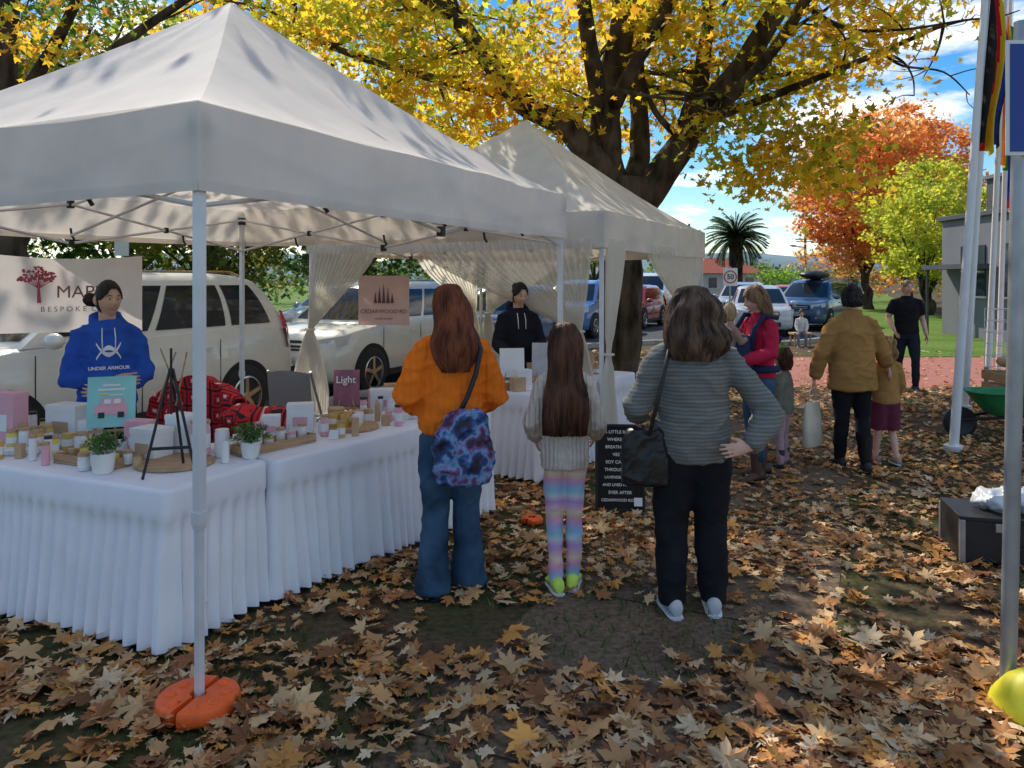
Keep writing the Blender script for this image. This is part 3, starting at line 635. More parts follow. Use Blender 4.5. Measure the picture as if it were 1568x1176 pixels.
def twigs(g,path,nb,ln,r,rnd,ups=.3,depth=1,tips=None):
    for _ in range(nb):
        i=rnd.randrange(len(path)//3,len(path)); p=path[i]; dr=V((rnd.gauss(0,1),rnd.gauss(0,1),rnd.gauss(ups,.45))).normalized()
        L_=ln*rnd.uniform(.6,1.2); q=[p]; 
        for k in range(3):
            dr=(dr+V((rnd.gauss(0,.3),rnd.gauss(0,.3),rnd.gauss(-.03,.2)))).normalized(); q.append(q[-1]+dr*L_/3)
        o=limb(g,q,r,r*.3,6)
        if tips is not None: tips+= [o[len(o)//2],o[-1]]
        if depth>0: twigs(g,o,3,ln*.5,r*.4,rnd,ups,depth-1,tips)
def crown(name,clusters,per,crad,size,cols,wts,mt,ccols=None,droop=.3):
    cs=np.array(clusters); n_=len(cs)
    idx=np.repeat(np.arange(n_),per); c=cs[idx]
    rad=crad*rng.uniform(.6,1.35,n_)[idx]
    off=rng.normal(size=(len(idx),3))*np.column_stack([rad,rad,rad*.6])*.55
    P=c+off; base=palette(cols,wts,n_,.12)[idx]; own=palette(cols,wts,len(idx),.22)
    colr=np.clip(base*.68+own*.32,.003,1)
    nr=rng.normal(size=(len(idx),3)); nr[:,2]=np.abs(nr[:,2])*.8+.35
    return leafset(name,P,nr,size*rng.uniform(.7,1.25,len(idx)),OUT_T,.5,colr,mt)
rnd=random.Random(4)
T=empty('autumn_plane_tree')
g=G(); tips=[]
limb(g,[(1.80,13,-.1),(1.84,13,.5),(1.86,13,1.6),(1.92,13,2.7),(2.0,13,3.4)],.30,.38,18)
g.tube([(1.80,13,-.05),(1.82,13,.15),(1.84,13,.45)],[.46,.36,.29],0,16)
for pts_,r0,r1 in (([(1.95,13,2.7),(1.56,12.9,3.7),(1.60,12.8,4.9),(1.85,12.7,6.0),(1.7,12.4,8.2)],.36,.15),
   ([(2.0,13,2.7),(2.42,12.95,3.35),(2.95,12.8,4.2),(3.6,12.6,5.0),(4.4,12.4,6.3),(5,12,8.0)],.32,.12),
   ([(2.85,12.85,4.0),(3.15,13,5.0),(3.4,13.3,6.2),(3.4,13.6,8.0)],.19,.08),
   ([(1.75,12.9,3.3),(.95,12.4,4.1),(.15,12,4.5),(-.45,11.5,5.15),(-1.1,11,5.7),(-2.6,10.2,6.2),(-3.6,9.5,6.5)],.24,.06),
   ([(1.62,12.8,3.9),(1.30,12.2,4.8),(1.0,11.3,6.2),(.6,10,7.5)],.19,.07),
   ([(2.0,13.1,3.0),(2.3,13.8,4.6),(2.2,14.6,6.5),(2.6,15.5,8.2)],.24,.08),
   ([(3.1,12.7,4.3),(4.3,12.2,4.7),(5.4,11.8,5.1),(6.4,11.4,5.5)],.09,.03),
   ([(2.9,12.7,4.1),(3.7,11.6,4.9),(4.3,10.2,6.0),(4.6,8.8,6.6)],.12,.05),
   ([(1.7,12.6,4.6),(2.3,11.2,5.8),(2.6,9.4,6.6),(2.7,7.8,7.0)],.13,.05),
   ([(.3,12,4.5),(-1.2,12.6,5.0),(-2.8,13.2,5.6),(-4.0,13.6,6.2)],.10,.04)):
    o=limb(g,pts_,r0,r1); twigs(g,o,6,1.9,r1*.55+.012,rnd,.2,1,tips)
tr=g.obj('trunk_and_limbs',BARK,T,ang=None)
rnd2=random.Random(11)
def bare_zone(p): return abs(p.x-(2.0+.25*(p.z-3.5)))<1.35 and p.y<13.4 and p.y>8.5 and p.z<5.2
cl=[]
rnd2.shuffle(tips)
for p in tips[:340]:
    if bare_zone(p): continue
    if p.x>5.9: continue
    if p.z>6.9 and rnd2.random()<.55: continue
    if p.x<0 and p.z>6.1 and rnd2.random()<.6: continue
    if p.z>3.9 or p.y>11.2 and p.z>3.4: cl.append(tuple(p))
k0=len(cl)
while len(cl)<k0+260:
    v=V((rnd2.gauss(0,1),rnd2.gauss(0,1),rnd2.gauss(0,1))).normalized()*rnd2.random()**.33
    p=V((1.3+v.x*5.7,12.2+v.y*5.8,6.7+v.z*2.9))
    if noise.noise(p*.55)<.0: continue
    if p.z>6.9 and rnd2.random()<.62: continue
    if p.x<0 and p.z>6.1 and rnd2.random()<.7: continue
    if p.z<4.2 and p.y<11: continue
    if bare_zone(p): continue
    cl.append(tuple(p))
for _ in range(34):
    x=rnd2.uniform(2.9,5.2); cl.append((x,rnd2.uniform(11.2,12.4),3.80-.12*abs(x-3)+rnd2.uniform(-.45,.5)))
for _ in range(16): cl.append((rnd2.uniform(-2.4,.2),rnd2.uniform(11.4,12.6),rnd2.uniform(4.2,4.8)))
YC=[(.76,.54,.035),(.56,.50,.04),(.32,.40,.035),(.78,.42,.035),(.12,.19,.02),(.48,.24,.035)]
o=crown('foliage',cl,42,.62,.19,YC,[3.6,2.8,2.3,1.6,1.4,.8],LEAF); o.parent=T
def bigtree(name,base,cz,rad,ncl,per,cols,wts,size,crad,seed,trunk_r=.35,zmin=0,dens=-.02,light=False):
    rnd=random.Random(seed); T=empty(name); g=G(); bx,by=base
    zb=cz-rad[2]
    limb(g,[(bx,by,-.1),(bx+.1,by,zb*.5),(bx-.05,by+.1,zb),(bx+.1,by,cz)],trunk_r,trunk_r*.45,12)
    for k in range(7):
        a=k*.9+rnd.random(); r_=rad[0]*rnd.uniform(.5,.8)
        q=limb(g,[(bx,by,zb*rnd.uniform(.8,1.1)),(bx+math.cos(a)*r_*.4,by+math.sin(a)*r_*.4,zb+(cz-zb)*.5),(bx+math.cos(a)*r_,by+math.sin(a)*r_,cz+rad[2]*rnd.uniform(-.2,.5))],trunk_r*.45,trunk_r*.1,8)
        if not light: twigs(g,q,4,rad[0]*.3,trunk_r*.07,rnd,.2,0)
    g.obj('trunk_and_limbs',BARK,T,ang=None)
    cl=[]
    while len(cl)<ncl:
        v=V((rnd.gauss(0,1),rnd.gauss(0,1),rnd.gauss(0,1))).normalized()*rnd.random()**.30
        p=V((bx+v.x*rad[0],by+v.y*rad[1],cz+v.z*rad[2]*(1 if v.z>0 else .9)))
        if noise.noise(p*(3.2/rad[0])+V((seed,0,0)))<dens: continue
        if p.z<zmin: continue
        if seed==21 and p.z>7.4 and rnd.random()<.78: continue
        cl.append(tuple(p))
    o=crown('foliage',cl,per,crad,size,cols,wts,LEAF); o.parent=T; return T
bigtree('autumn_plane_tree',(-9.0,13.6),7.6,(6.6,6.2,3.4),170,38,[(.78,.46,.035),(.54,.48,.035),(.72,.30,.035),(.12,.19,.025),(.06,.11,.02)],[2.2,1.6,1.8,2,1.8],.22,.75,21,.38,4.3)
bigtree('green_park_tree',(-13.5,21),7.5,(5.5,5,4.2),200,36,[(.05,.10,.02),(.08,.16,.03),(.14,.20,.03)],[2,2,1],.28,.8,22,.35,3)
bigtree('autumn_park_tree',(-6.0,25),8.8,(6.5,5,4.6),200,36,[(.72,.54,.04),(.52,.52,.04),(.28,.34,.04)],[2,2,1],.32,.9,23,.35,4)
bigtree('grey_green_conifer',(-2.4,40),6.2,(3.4,3.2,5.0),220,36,[(.08,.11,.08),(.13,.16,.12),(.05,.08,.05)],[2,1,1],.28,.6,24,.3,1.5,-.1)
OC=[(.66,.28,.07),(.56,.20,.055),(.70,.38,.11),(.42,.19,.06)]
bigtree('orange_autumn_tree',(21.2,46),6.9,(4.3,4.5,5.0),480,40,OC,[3,2,2,1],.34,.62,25,.35,1.4,-.28)
bigtree('orange_autumn_tree',(25.6,50),7.4,(4.6,4.5,5.6),380,38,OC,[3,2,2,1],.36,.68,26,.35,1.4,-.28)
LC=[(.40,.44,.045),(.52,.49,.05),(.20,.28,.035)]
bigtree('lime_green_tree',(20.6,38),4.4,(3.0,3,3.3),240,38,LC,[2,2,1],.26,.5,27,.25,.9,-.15)
bigtree('lime_green_tree',(17.9,33.5),3.9,(1.6,1.6,2.3),110,34,LC,[2,2,1],.22,.4,28,.15,.9,-.15)
DG=[(.04,.08,.02),(.07,.12,.025),(.11,.15,.035),(.025,.05,.015)]
for i,(x,y,h,r_) in enumerate(((-30,38,5,6),(-23,34,4.5,4.5),(-18,36,5,5),(-13,33,4,4),(-8.5,40,4.5,4.5),(-4,52,5,5),(2,66,5,5),(9,84,6,5))):
    bigtree('park_tree',(x,y),h,(r_,r_*.9,h*.78),95,28,DG if i%3 else [(.30,.24,.05),(.17,.17,.03),(.08,.11,.03)],[2,2,1,1] if i%3 else [1,2,2],.50,.95,40+i,.28,1.0,-.15,True)
def mass(name,cls,per,crad,size,cols,wts):
    return crown(name,cls,per,crad,size,cols,wts,LEAF)
cl=[(x,115+rnd.uniform(-4,14),rnd.uniform(1,5.0)*(.6+.5*noise.noise(V((x*.06,0,0))))) for x in np.linspace(-110,90,300)]
mass('distant_tree_row',cl,20,1.8,.95,DG+[(.35,.24,.05)],[2,2,1,1,.7])
cl=[(x+rnd.uniform(-1,1),58+rnd.uniform(-2,6)+.2*x,rnd.uniform(.6,3.6)) for x in np.linspace(-34,2,120)]
mass('park_shrub_row',cl,24,1.3,.5,DG,[2,2,1,2])
cl=[(-11.5+rnd.uniform(-7,6)+0,17.6+rnd.uniform(-.5,.5),rnd.uniform(.3,1.15)) for x in range(90)]
mass('hedge',[(x,y+.35*(-x-11),z) for x,y,z in cl],30,.35,.10,DG,[2,2,1,1])
cl=[(17.4+rnd.gauss(0,.8),50+rnd.gauss(0,.6),rnd.uniform(.5,2.3)) for _ in range(50)]
mass('round_shrub',cl,30,.5,.2,[(.14,.30,.03),(.22,.38,.04)],[1,1])
cl=[(rnd.uniform(24,40),60+rnd.uniform(0,6),rnd.uniform(.5,4.2)) for _ in range(80)]
mass('distant_orange_trees',cl,30,1.1,.45,[(.55,.24,.06),(.40,.20,.04),(.16,.22,.04)],[2,1,1])
cl=[(rnd.uniform(14,34),86+rnd.uniform(0,8),rnd.uniform(.5,3.4)) for _ in range(70)]
mass('distant_shrubs',cl,26,1.2,.6,[(.10,.16,.05),(.16,.2,.05),(.06,.10,.03)],[2,1,1])
# palm
T=empty('palm_tree',(16.3,56,0)); g=G()
g.tube([(0,0,-.1),(0,0,.5),(.03,0,2),(0,0,4.1),(0,0,4.7)],[.60,.50,.45,.5,.6],0,14)
g.obj('trunk',BARK,T)
g=G(); rp2=random.Random(3)
for k in range(110):
    a=k*2.4; el_=rp2.uniform(-.7,1.45); L_=2.7; p=V((0,0,4.8))
    dirh=V((math.cos(a),math.sin(a),0)); e_=el_; sp_=[]
    for j in range(10):
        sp_.append(p.copy()); p=p+(dirh*math.cos(e_)+V((0,0,math.sin(e_))))*L_/10; e_-=.13
    sd=dirh.cross(V((0,0,1)))
    for j in range(1,9):
        wq=.45*math.sin(math.pi*(j+1)/10.5)
        for s_ in(-1,1):
            for h_ in(0,.33,.66):
                b0=sp_[j].lerp(sp_[min(j+1,9)],h_); g.add([b0,b0+dirh*.11,b0+sd*s_*wq+dirh*.25+V((0,0,-.12))],[(0,1,2)])
    g.tube(sp_,.03,0,5)
g.obj('fronds',mat('palm_frond',(.10,.17,.05),.6,.3,2,transl=.3),T,smooth=False)

# ------------------------------------------------------------------ TENTS
def tent(name,A,B,D,C,ze=2.40,za=3.68,mt=CANVAS,clips=True,drop=.35,seed=1):
    T=empty(name); cs=[V(A),V(B),V(D),V(C)]; ctr=(cs[0]+cs[1]+cs[2]+cs[3])/4
    g=G(); nA,nB=26,34
    for i in range(4):
        P=cs[i];Q=cs[(i+1)%4]; rows=[]
        for a in range(nA+1):
            f=a/nA; row=[]
            for b in range(nB+1):
                t=b/nB; e=P.lerp(Q,t); p=ctr.lerp(e,f)
                z=ze+(za-ze)*((1-f)**1.16)
                br=math.sin(math.pi*t); z-=.07*br*math.sin(math.pi*f)
                if f>.02: z+=.020*noise.noise(V((p.x*1.7,p.y*1.7,seed)))*(1-abs(2*t-1)**4)+.014*math.sin(t*26+f*5)*(1-f)*f*br*1.4
                row.append((p.x,p.y,z))
            rows.append(row)
        g.loft(rows,cap=False,close=False)
    g.obj('canopy_roof',mt,T,ang=None)
    g=G()
    for i in range(4):
        P=cs[i];Q=cs[(i+1)%4]; out=((P+Q)/2-ctr).normalized(); rows=[]
        for a in range(7):
            f=a/6; row=[]
            for b in range(61):
                t=b/60; e=P.lerp(Q,t); w_=(.014+.030*f)*noise.noise(V((t*7+i*5,f*1.2,seed)))*math.sin(math.pi*t)
                q=e+out*(w_+.010*f*math.sin(math.pi*t))
                row.append((q.x,q.y,ze+.004-drop*f-.016*math.sin(math.pi*t)*f))
            rows.append(row)
        g.loft(rows,cap=False,close=False)
        rows=[[(p[0]+out.x*.003,p[1]+out.y*.003,p[2]+dz) for p in rows[-1]] for dz in(.045,.0,-.002)]
        g.loft(rows,cap=False,close=False)
    g.obj('valance',mt,T,ang=None)
    g=G()
    yaw=math.atan2((cs[1]-cs[0]).y,(cs[1]-cs[0]).x)
    for c_ in cs:
        i=c_.lerp(ctr,.022); g.box((i.x,i.y,1.55),(.036,.036,1.66),0,yaw); g.box((i.x,i.y,.38),(.027,.027,.74),0,yaw); g.box((i.x,i.y,.762),(.044,.044,.05),0,yaw)
        g.box((i.x,i.y,.006),(.09,.09,.008),0,yaw); g.box((i.x,i.y,2.30),(.05,.05,.07),1,yaw)
    for i in range(4):
        P=cs[i].lerp(ctr,.03);Q=cs[(i+1)%4].lerp(ctr,.03)
        for h in range(2):
            a=P.lerp(Q,h/2); b=P.lerp(Q,(h+1)/2); m_=(a+b)/2
            g.tube([(a.x,a.y,2.31),(b.x,b.y,2.00)],.012,0,6); g.tube([(a.x,a.y,2.00),(b.x,b.y,2.31)],.012,0,6)
            g.box((m_.x,m_.y,2.155),(.03,.03,.05),1,yaw)
            if h==0: g.box((b.x,b.y,2.31),(.04,.04,.06),1,yaw); g.box((b.x,b.y,2.00),(.04,.04,.06),1,yaw)
        m_=(P+Q)/2; g.tube([(m_.x,m_.y,2.3),(ctr.x,ctr.y,2.62)],.011,0,6); g.tube([(m_.x,m_.y,2.06),(ctr.x,ctr.y,2.5)],.011,0,6)
        for t in(.2,.5,.8):
            b=P.lerp(Q,t); g.tube([(b.x,b.y,2.12),(b.x+.01,b.y,2.06),(b.x+.03,b.y,2.03)],.010,1,6)
    g.cyl((ctr.x,ctr.y,2.45),.018,za-2.47,0,10)
    g.obj('frame',[POLE,BLACK],T)
    return T
A,B,D_,C_=(-1.22,2.99),(.45,6.34),(-2.75,7.84),(-4.4,4.5)
T1=tent('market_tent',A,B,D_,C_,2.40,3.66)
E_,F_,H_,G_=(.86,7.2),(2.66,10.6),(-.50,12.1),(-2.34,8.75)
T2=tent('market_tent',E_,F_,H_,G_,2.36,3.72,CANVAS2,seed=4)
m,nt,b=nodes('sheer_curtain'); L=nt.links.new; b.inputs['Base Color'].default_value=lin(.88,.84,.76); b.inputs['Roughness'].default_value=.8
tl_=N(nt,'ShaderNodeBsdfTranslucent'); tl_.inputs[0].default_value=lin(.90,.86,.77); tp=N(nt,'ShaderNodeBsdfTransparent')
m1=N(nt,'ShaderNodeMixShader'); m1.inputs[0].default_value=.6; m2=N(nt,'ShaderNodeMixShader'); m2.inputs[0].default_value=.22
L(b.outputs[0],m1.inputs[1]); L(tl_.outputs[0],m1.inputs[2]); L(m1.outputs[0],m2.inputs[1]); L(tp.outputs[0],m2.inputs[2]); L(m2.outputs[0],nt.nodes['Material Output'].inputs[0]); SHEER=m
def curtain(parent,a,b,gp,zg=1.25,ztop=2.10,zb=.08,pleats=15,hw=.16,seed=0):
    a=V(a);b=V(b);gp=V(gp); ed=(b-a).normalized(); no=V((-ed.y,ed.x)); g=G(); nI=pleats*8; rows=[]; nJ=26
    for j in range(nJ+1):
        f=j/nJ; row=[]
        z=ztop+(zb-ztop)*f; zf_=(ztop-z)/(ztop-zg)
        for i in range(nI+1):
            t=i/nI
            if zf_<=1:
                s_=zf_; top=a.lerp(b,t); gpt=gp+ed*(t-.5)*.07
                dist=(top-gpt).length; k=s_**(1+1.1*min(1,dist/1.2)*.6)
                p=top.lerp(gpt,k)
                zz_=ztop-(ztop-zg)*(s_*(1-.12*min(1,dist)*math.sin(math.pi*s_)))
            else:
                s_=(z-zg)/(zb-zg); p=gp+ed*(t-.5)*(.07+hw*2*min(1,s_*1.6)**.7); zz_=z
            amp=.022*(.5 if zf_<.05 else 1)*(.45 if abs(zf_-1)<.1 else 1)
            p=p+no*amp*math.sin(t*pleats*6.28+1.3*noise.noise(V((t*4,f*2,seed))))+no*.03*noise.noise(V((t*2,f*3,seed+5)))
            row.append((p.x,p.y,zz_))
        rows.append(row)
    g.loft(rows,cap=False,close=False)
    g.obj('sheer_curtain',SHEER,parent,ang=None)
    g=G(); g.tube([(gp.x+.05*math.cos(q),gp.y+.05*math.sin(q),zg) for q in np.linspace(0,6.28,13)],.012,0,6); g.obj('curtain_tie',SHEER,parent)
Ev,Fv,Hv,Gv=V(E_),V(F_),V(H_),V(G_)
curtain(T2,Gv.lerp(Ev,.02),Gv.lerp(Ev,.28),Gv.lerp(Ev,.015),1.15,seed=1,hw=.24)
curtain(T2,Gv.lerp(Ev,.42),Gv.lerp(Ev,.97),Gv.lerp(Ev,.93),1.22,seed=2,pleats=22)
curtain(T2,Ev.lerp(Fv,.02),Ev.lerp(Fv,.15),Ev.lerp(Fv,.03),1.0,seed=3,pleats=12,hw=.15)
curtain(T2,Ev.lerp(Fv,.34),Ev.lerp(Fv,.97),Ev.lerp(Fv,.80),1.20,seed=4,pleats=20)
curtain(T2,Hv.lerp(Fv,.03),Hv.lerp(Fv,.40),Hv.lerp(Fv,.04),1.2,seed=5,pleats=18)
curtain(T2,Gv.lerp(Hv,.55),Gv.lerp(Hv,.97),Gv.lerp(Hv,.96),1.2,seed=7,pleats=14)
def weight(loc,mt,rz=0,r=.15,h=.065):
    g=G()
    for sgn in(0,math.pi):
        rr=[]; off=V((math.cos(sgn+math.pi/2),math.sin(sgn+math.pi/2)))*.010
        for rad,z in((r*.93,0),(r,.012),(r,h*.7),(r*.96,h*.93),(r*.90,h)):
            ring=[]
            for k in range(29):
                q=sgn+.03+(math.pi-.06)*k/28; ring.append((off.x+rad*math.cos(q),off.y+rad*math.sin(q),z))
            for k in range(7):
                q=sgn+math.pi-math.pi*k/6; ring.append((off.x+.024*math.cos(q),off.y+.024*math.sin(q),z))
            rr.append(ring)
        g.loft(rr)
        for k in range(4):
            q=sgn+.45+k*.75; g.tube([(r*.70*math.cos(q),r*.70*math.sin(q),h-.001),(r*.70*math.cos(q),r*.70*math.sin(q),h+.008)],[.024,.017],0,12)
    g.obj('tent_weight',mt,loc=loc,rz=rz,bevel=.003,ang=30)
weight((-1.235,3.03,.012),ORANGE,1.3); weight((.40,6.25,.012),ORANGE,.4,.13); weight((.14,5.38,.012),ORANGE,.9,.07,.035)

# ------------------------------------------------------------------ TABLES
def table(name,N0,e1,e2,L1,L2,zt=.75,pl=.085,rad=.04):
    e1=V(e1).normalized();e2=V(e2).normalized();N0=V(N0); T=empty(name)
    cs=[N0,N0+e1*L1,N0+e1*L1+e2*L2,N0+e2*L2]; ctr=sum((c for c in cs),V((0,0)))/4
    path=[]
    for i in range(4):
        P=cs[i];Q=cs[(i+1)%4];dr=(Q-P).normalized(); ln=(Q-P).length
        Pn=cs[(i-1)%4]; dp=(P-Pn).normalized()
        for k in range(5):
            a=k/4; p0=P-dp*rad; p1=P; p2=P+dr*rad; path.append(((1-a)**2*p0+2*a*(1-a)*p1+a*a*p2,))
        m_=int((ln-2*rad)/.011)
        for k in range(1,m_): path.append((P+dr*(rad+(ln-2*rad)*k/m_),))
    pts=[p[0] for p in path]; n_=len(pts); s=[0]
    for i in range(1,n_): s.append(s[-1]+(pts[i]-pts[i-1]).length)
    nor=[]
    for i in range(n_):
        t=(pts[(i+1)%n_]-pts[i-1]).normalized(); q=V((t.y,-t.x)); 
        if q.dot(pts[i]-ctr)<0: q=-q
        nor.append(q)
    g=G(); rings=[]
    for z,off,am in((zt,-.03,0),(zt+.002,-.012,0),(zt-.004,0,0),(zt-.02,.006,.0),(zt-.10,.008,.001),(zt-.145,.009,.002),(zt-.15,.006,.004),(zt-.22,.010,.009),(zt-.38,.02,.015),(zt-.56,.028,.022),(.035,.035,.030)):
        ring=[]
        for i in range(n_):
            ph=s[i]/pl+1.3*noise.noise(V((s[i]*1.9,z*.6,ctr.x))); q=math.sin(ph*6.283); q=math.copysign(abs(q)**.7,q)
            o=off+am*q*(1+.9*noise.noise(V((s[i]*4,0,2))))+am*.8*noise.noise(V((s[i]*1.1,z*1.5,7)))
            p=pts[i]+nor[i]*o; zz_=z+(.016*noise.noise(V((s[i]*5,1,1))) if z<.1 else 0)
            ring.append((p.x,p.y,zz_))
        rings.append(ring)
    g.loft(rings,cap=False)
    g.add([rings[0][i] for i in range(n_)],[tuple(range(n_))])
    g.obj('tablecloth',CLOTH,T,ang=50)
    g=G()
    for c_ in cs:
        i=c_.lerp(ctr,.12); g.cyl((i.x,i.y,0),.015,.72)
    g.obj('table_legs',GREYST,T); return T
table('market_table',(-1.56,3.47),(-.916,.402),(.402,.916),1.95,.66)
table('market_table',(-1.24,4.06),(.56,.83),(-.83,.56),1.95,.68)
table('market_table',(.22,6.42),(.56,.83),(-.83,.56),1.9,.75)
PINK=mat('pink_card',(.78,.40,.46),.7,.08); CARDW=mat('white_card',(.80,.79,.78),.6,.03); AMB=mat('amber_jar',(.66,.40,.09),.25,.15); POT=mat('white_ceramic',(.80,.78,.75),.35,.03)
KRAFT=mat('kraft_card',(.54,.36,.20),.8,.12); TURQ=mat('turquoise_card',(.30,.64,.62),.7,.10,5); YEL=mat('yellow_candle',(.80,.62,.13),.4,.1); GRN=leafmat('herb_leaf',.3); CLR=mat('frosted_glass',(.70,.72,.72),.15,.04,spec=.7)
def jar(x,y,z,r,h,mt,lid=None,label=True,name='candle_jar'):
    g=G(); g.rings([(0,r*.9,r*.9),(.004,r,r),(h*.86,r,r),(h*.92,r*.93,r*.93),(h,r*.93,r*.93)],0,20)
    if label: g.rings([(h*.25,r*1.012,r*1.012),(h*.68,r*1.012,r*1.012)],2,20)
    if lid: g.rings([(h,r,r),(h+.014,r,r),(h+.016,r*.95,r*.95)],1,20)
    g.obj(name,[mt,lid or mt,CARDW],loc=(x,y,z))
def cbox(x,y,z,w_,dd,h,mt,rz=.3,name='gift_box',accent=None):
    g=G(); g.box((0,0,h/2),(w_,dd,h)); g.box((0,0,h+.004),(w_*1.03,dd*1.03,.03),0)
    if accent: g.box((0,-dd/2-.002,h*.45),(w_*.55,.003,h*.35),1)
    g.obj(name,[mt,accent or mt],loc=(x,y,z),rz=rz,bevel=.003,smooth=False)
def plant(x,y,z,r=.05,h=.08,name='potted_herb'):
    T=empty(name,(x,y,z)); g=G(); g.rings([(0,r*.75,r*.75),(.01,r*.85,r*.85),(h*.6,r,r),(h,r*1.02,r*1.02),(h,r*.9,r*.9),(h*.9,r*.88,r*.88)],0,20); g.obj('pot',POT,T)
    cl=[(rng.normal()*r*.8,rng.normal()*r*.8,h+.01+rng.random()*r*1.5) for _ in range(34)]
    o=crown('leaves',cl,16,.028,.022,[(.09,.20,.05),(.16,.30,.07),(.06,.13,.03)],[2,1,1],GRN); o.parent=T
    g=G()
    for k in range(14): g.tube([(rng.normal()*.01,rng.normal()*.01,h*.8),(rng.normal()*r*.9,rng.normal()*r*.9,h+r*1.5)],.0015,0,4)
    g.obj('stems',mat('herb_stem',(.1,.14,.05)),T)
def tray(x,y,w_,dd,rz,z=.752,name='wooden_tray',wall=.035):
    g=G(); g.box((0,0,.006),(w_,dd,.012))
    for a,b_,c_,e_ in((0,dd/2-.005,w_,.010),(0,-dd/2+.005,w_,.010),(w_/2-.005,0,.010,dd-.022),(-w_/2+.005,0,.010,dd-.022)): g.box((a,b_,.013+wall/2),(c_,e_,wall))
    g.obj(name,WOOD,loc=(x,y,z),rz=rz,bevel=.002)
def disc(x,y,r,h,mt,name,z=.752):
    g=G(); g.rings([(0,r*.97,r*.97),(.004,r,r),(h-.003,r,r),(h,r*.98,r*.98)],0,36); g.obj(name,mt,loc=(x,y,z))
plant(-2.02,3.80,.752,.055,.10); plant(-1.40,4.12,.752,.05,.09)
tray(-2.16,4.02,.42,.20,-.4); 
for i in range(7): jar(-2.34+.075*i,4.09-.035*i+.02*(i%2),.765,.022,.045+.01*(i%2),[KRAFT,YEL,CLR][i%3],WOOD if i%2 else None,False,'small_candle')
disc(-1.74,3.98,.19,.02,WOOD,'round_wooden_board'); jar(-1.66,4.10,.772,.05,.17,PINK,WOOD); jar(-1.56,4.14,.752,.038,.15,CARDW,None); 
cbox(-1.92,4.10,.752,.17,.13,.15,CARDW,-.4,'gift_box',KRAFT); cbox(-1.80,4.22,.752,.15,.12,.20,CARDW,-.35); cbox(-2.05,4.25,.752,.14,.10,.16,PINK,-.3,'gift_box',CARDW)
disc(-2.74,4.36,.20,.03,CLR,'round_serving_tray')
for i in range(6): jar(-2.62+.07*(i%3)-.16,4.28+.09*(i//3),.782,.030,.075+.012*(i%2),[YEL,CARDW,AMB][i%3],WOOD,True)
cbox(-2.62,4.56,.752,.22,.14,.20,CARDW,-.3,'gift_box',KRAFT); cbox(-2.95,4.5,.752,.20,.10,.28,PINK,-.3,'gift_box',CARDW); cbox(-2.42,4.42,.752,.10,.08,.13,CARDW,-.3,'gift_box',YEL)
for i in range(5): jar(-2.50+.10*i,4.33-.05*i,.752,.032,.09,[AMB,CARDW,YEL,PINK,CLR][i],[None,WOOD][i%2])
def cardstand(name,x,y,z,w_,h,mt,rz,draw=None,tilt=.2):
    T=empty(name,(x,y,z),rz); g=G(); Mx=Matrix.Rotation(-tilt,3,'X')
    g.box((0,0,h/2),(w_,.012,h),0,M=Mx); o=g.obj('panel',mt,T,bevel=.002,smooth=False)
    g=G()
    for sx_ in(-1,1): g.tube([(0,.03,h*.95),(sx_*w_*.42,-.045,-.10)],.006,0,8); 
    g.tube([(0,.03,h*.95),(0,.16,-.10)],.006,0,8); g.box((0,-.05,-.012),(w_*.9,.03,.012)); g.obj('easel',WOOD,T)
    if draw: draw(T,Mx,h)
    return T
def van(T,Mx,h):
    g=G()
    def bx(x,z,w_,hh,m,off=-.009): 
        c_=Mx@V((x,off,z-h/2))+V((0,0,h/2)); g.box(c_,(w_,.003,hh),m,M=Mx)
    bx(0,.10,.17,.055,0); bx(.005,.145,.12,.04,0); bx(.03,.147,.035,.025,1,-.011); bx(-.02,.147,.035,.025,1,-.011)
    bx(-.05,.07,.032,.032,2,-.012); bx(.05,.07,.032,.032,2,-.012); bx(0,.215,.14,.012,1); bx(0,.24,.09,.012,1); bx(-.04,.19,.05,.01,3); bx(.02,.183,.08,.006,1)
    g.obj('picture',[PINK,CARDW,BLACK,YEL],T,smooth=False)
cardstand('picture_easel',-2.30,4.42,.86,.25,.29,TURQ,.35,van)
g=G(); 
for a in((-.12,-.05),(.12,-.05)): g.tube([(a[0]*.05,0,.52),(a[0],a[1],0)],.007,0,8)
g.tube([(0,0,.52),(.03,.17,0)],.007,0,8); g.tube([(-.09,-.035,.14),(.09,-.035,.14)],.008,0,8); g.tube([(0,-.01,.3),(0,-.01,.62)],.006,0,8)
g.tube([(-.06,.0,.36),(.02,-.0,.60)],.004,1,6);g.tube([(.05,.0,.34),(-.05,-.0,.62)],.004,1,6);g.tube([(.02,.0,.34),(.07,-.0,.60)],.004,1,6)
g.obj('display_easel',[BLACK,WOOD],loc=(-1.66,3.75,.752),rz=.25)
tray(-1.36,4.38,.50,.16,.98); 
for i in range(6): jar(-1.47+.045*i,4.24+.065*i,.765,.026,.055+.02*(i%2),[PINK,CARDW,AMB,CLR][i%4],WOOD if i%2 else None,i%2==0,'small_candle')
cbox(-1.33,4.84,.752,.16,.11,.16,CARDW,.2,'gift_box',PINK); cbox(-1.47,4.70,.752,.10,.09,.11,CARDW,.2,'gift_box',PINK)
disc(-1.03,4.95,.17,.022,WOOD,'round_wooden_board')
for i in range(6): jar(-1.14+.075*(i%3),4.90+.08*(i//3),.774,.030,.075,[AMB,AMB,CARDW][i%3],None,i%2==0)
for k in range(6): disc(-1.17,5.12,.055,.016,KRAFT,'cork_coaster',.752+.018*k)
for k in range(4): disc(-1.05,5.2,.05,.016,KRAFT,'cork_coaster',.752+.018*k)
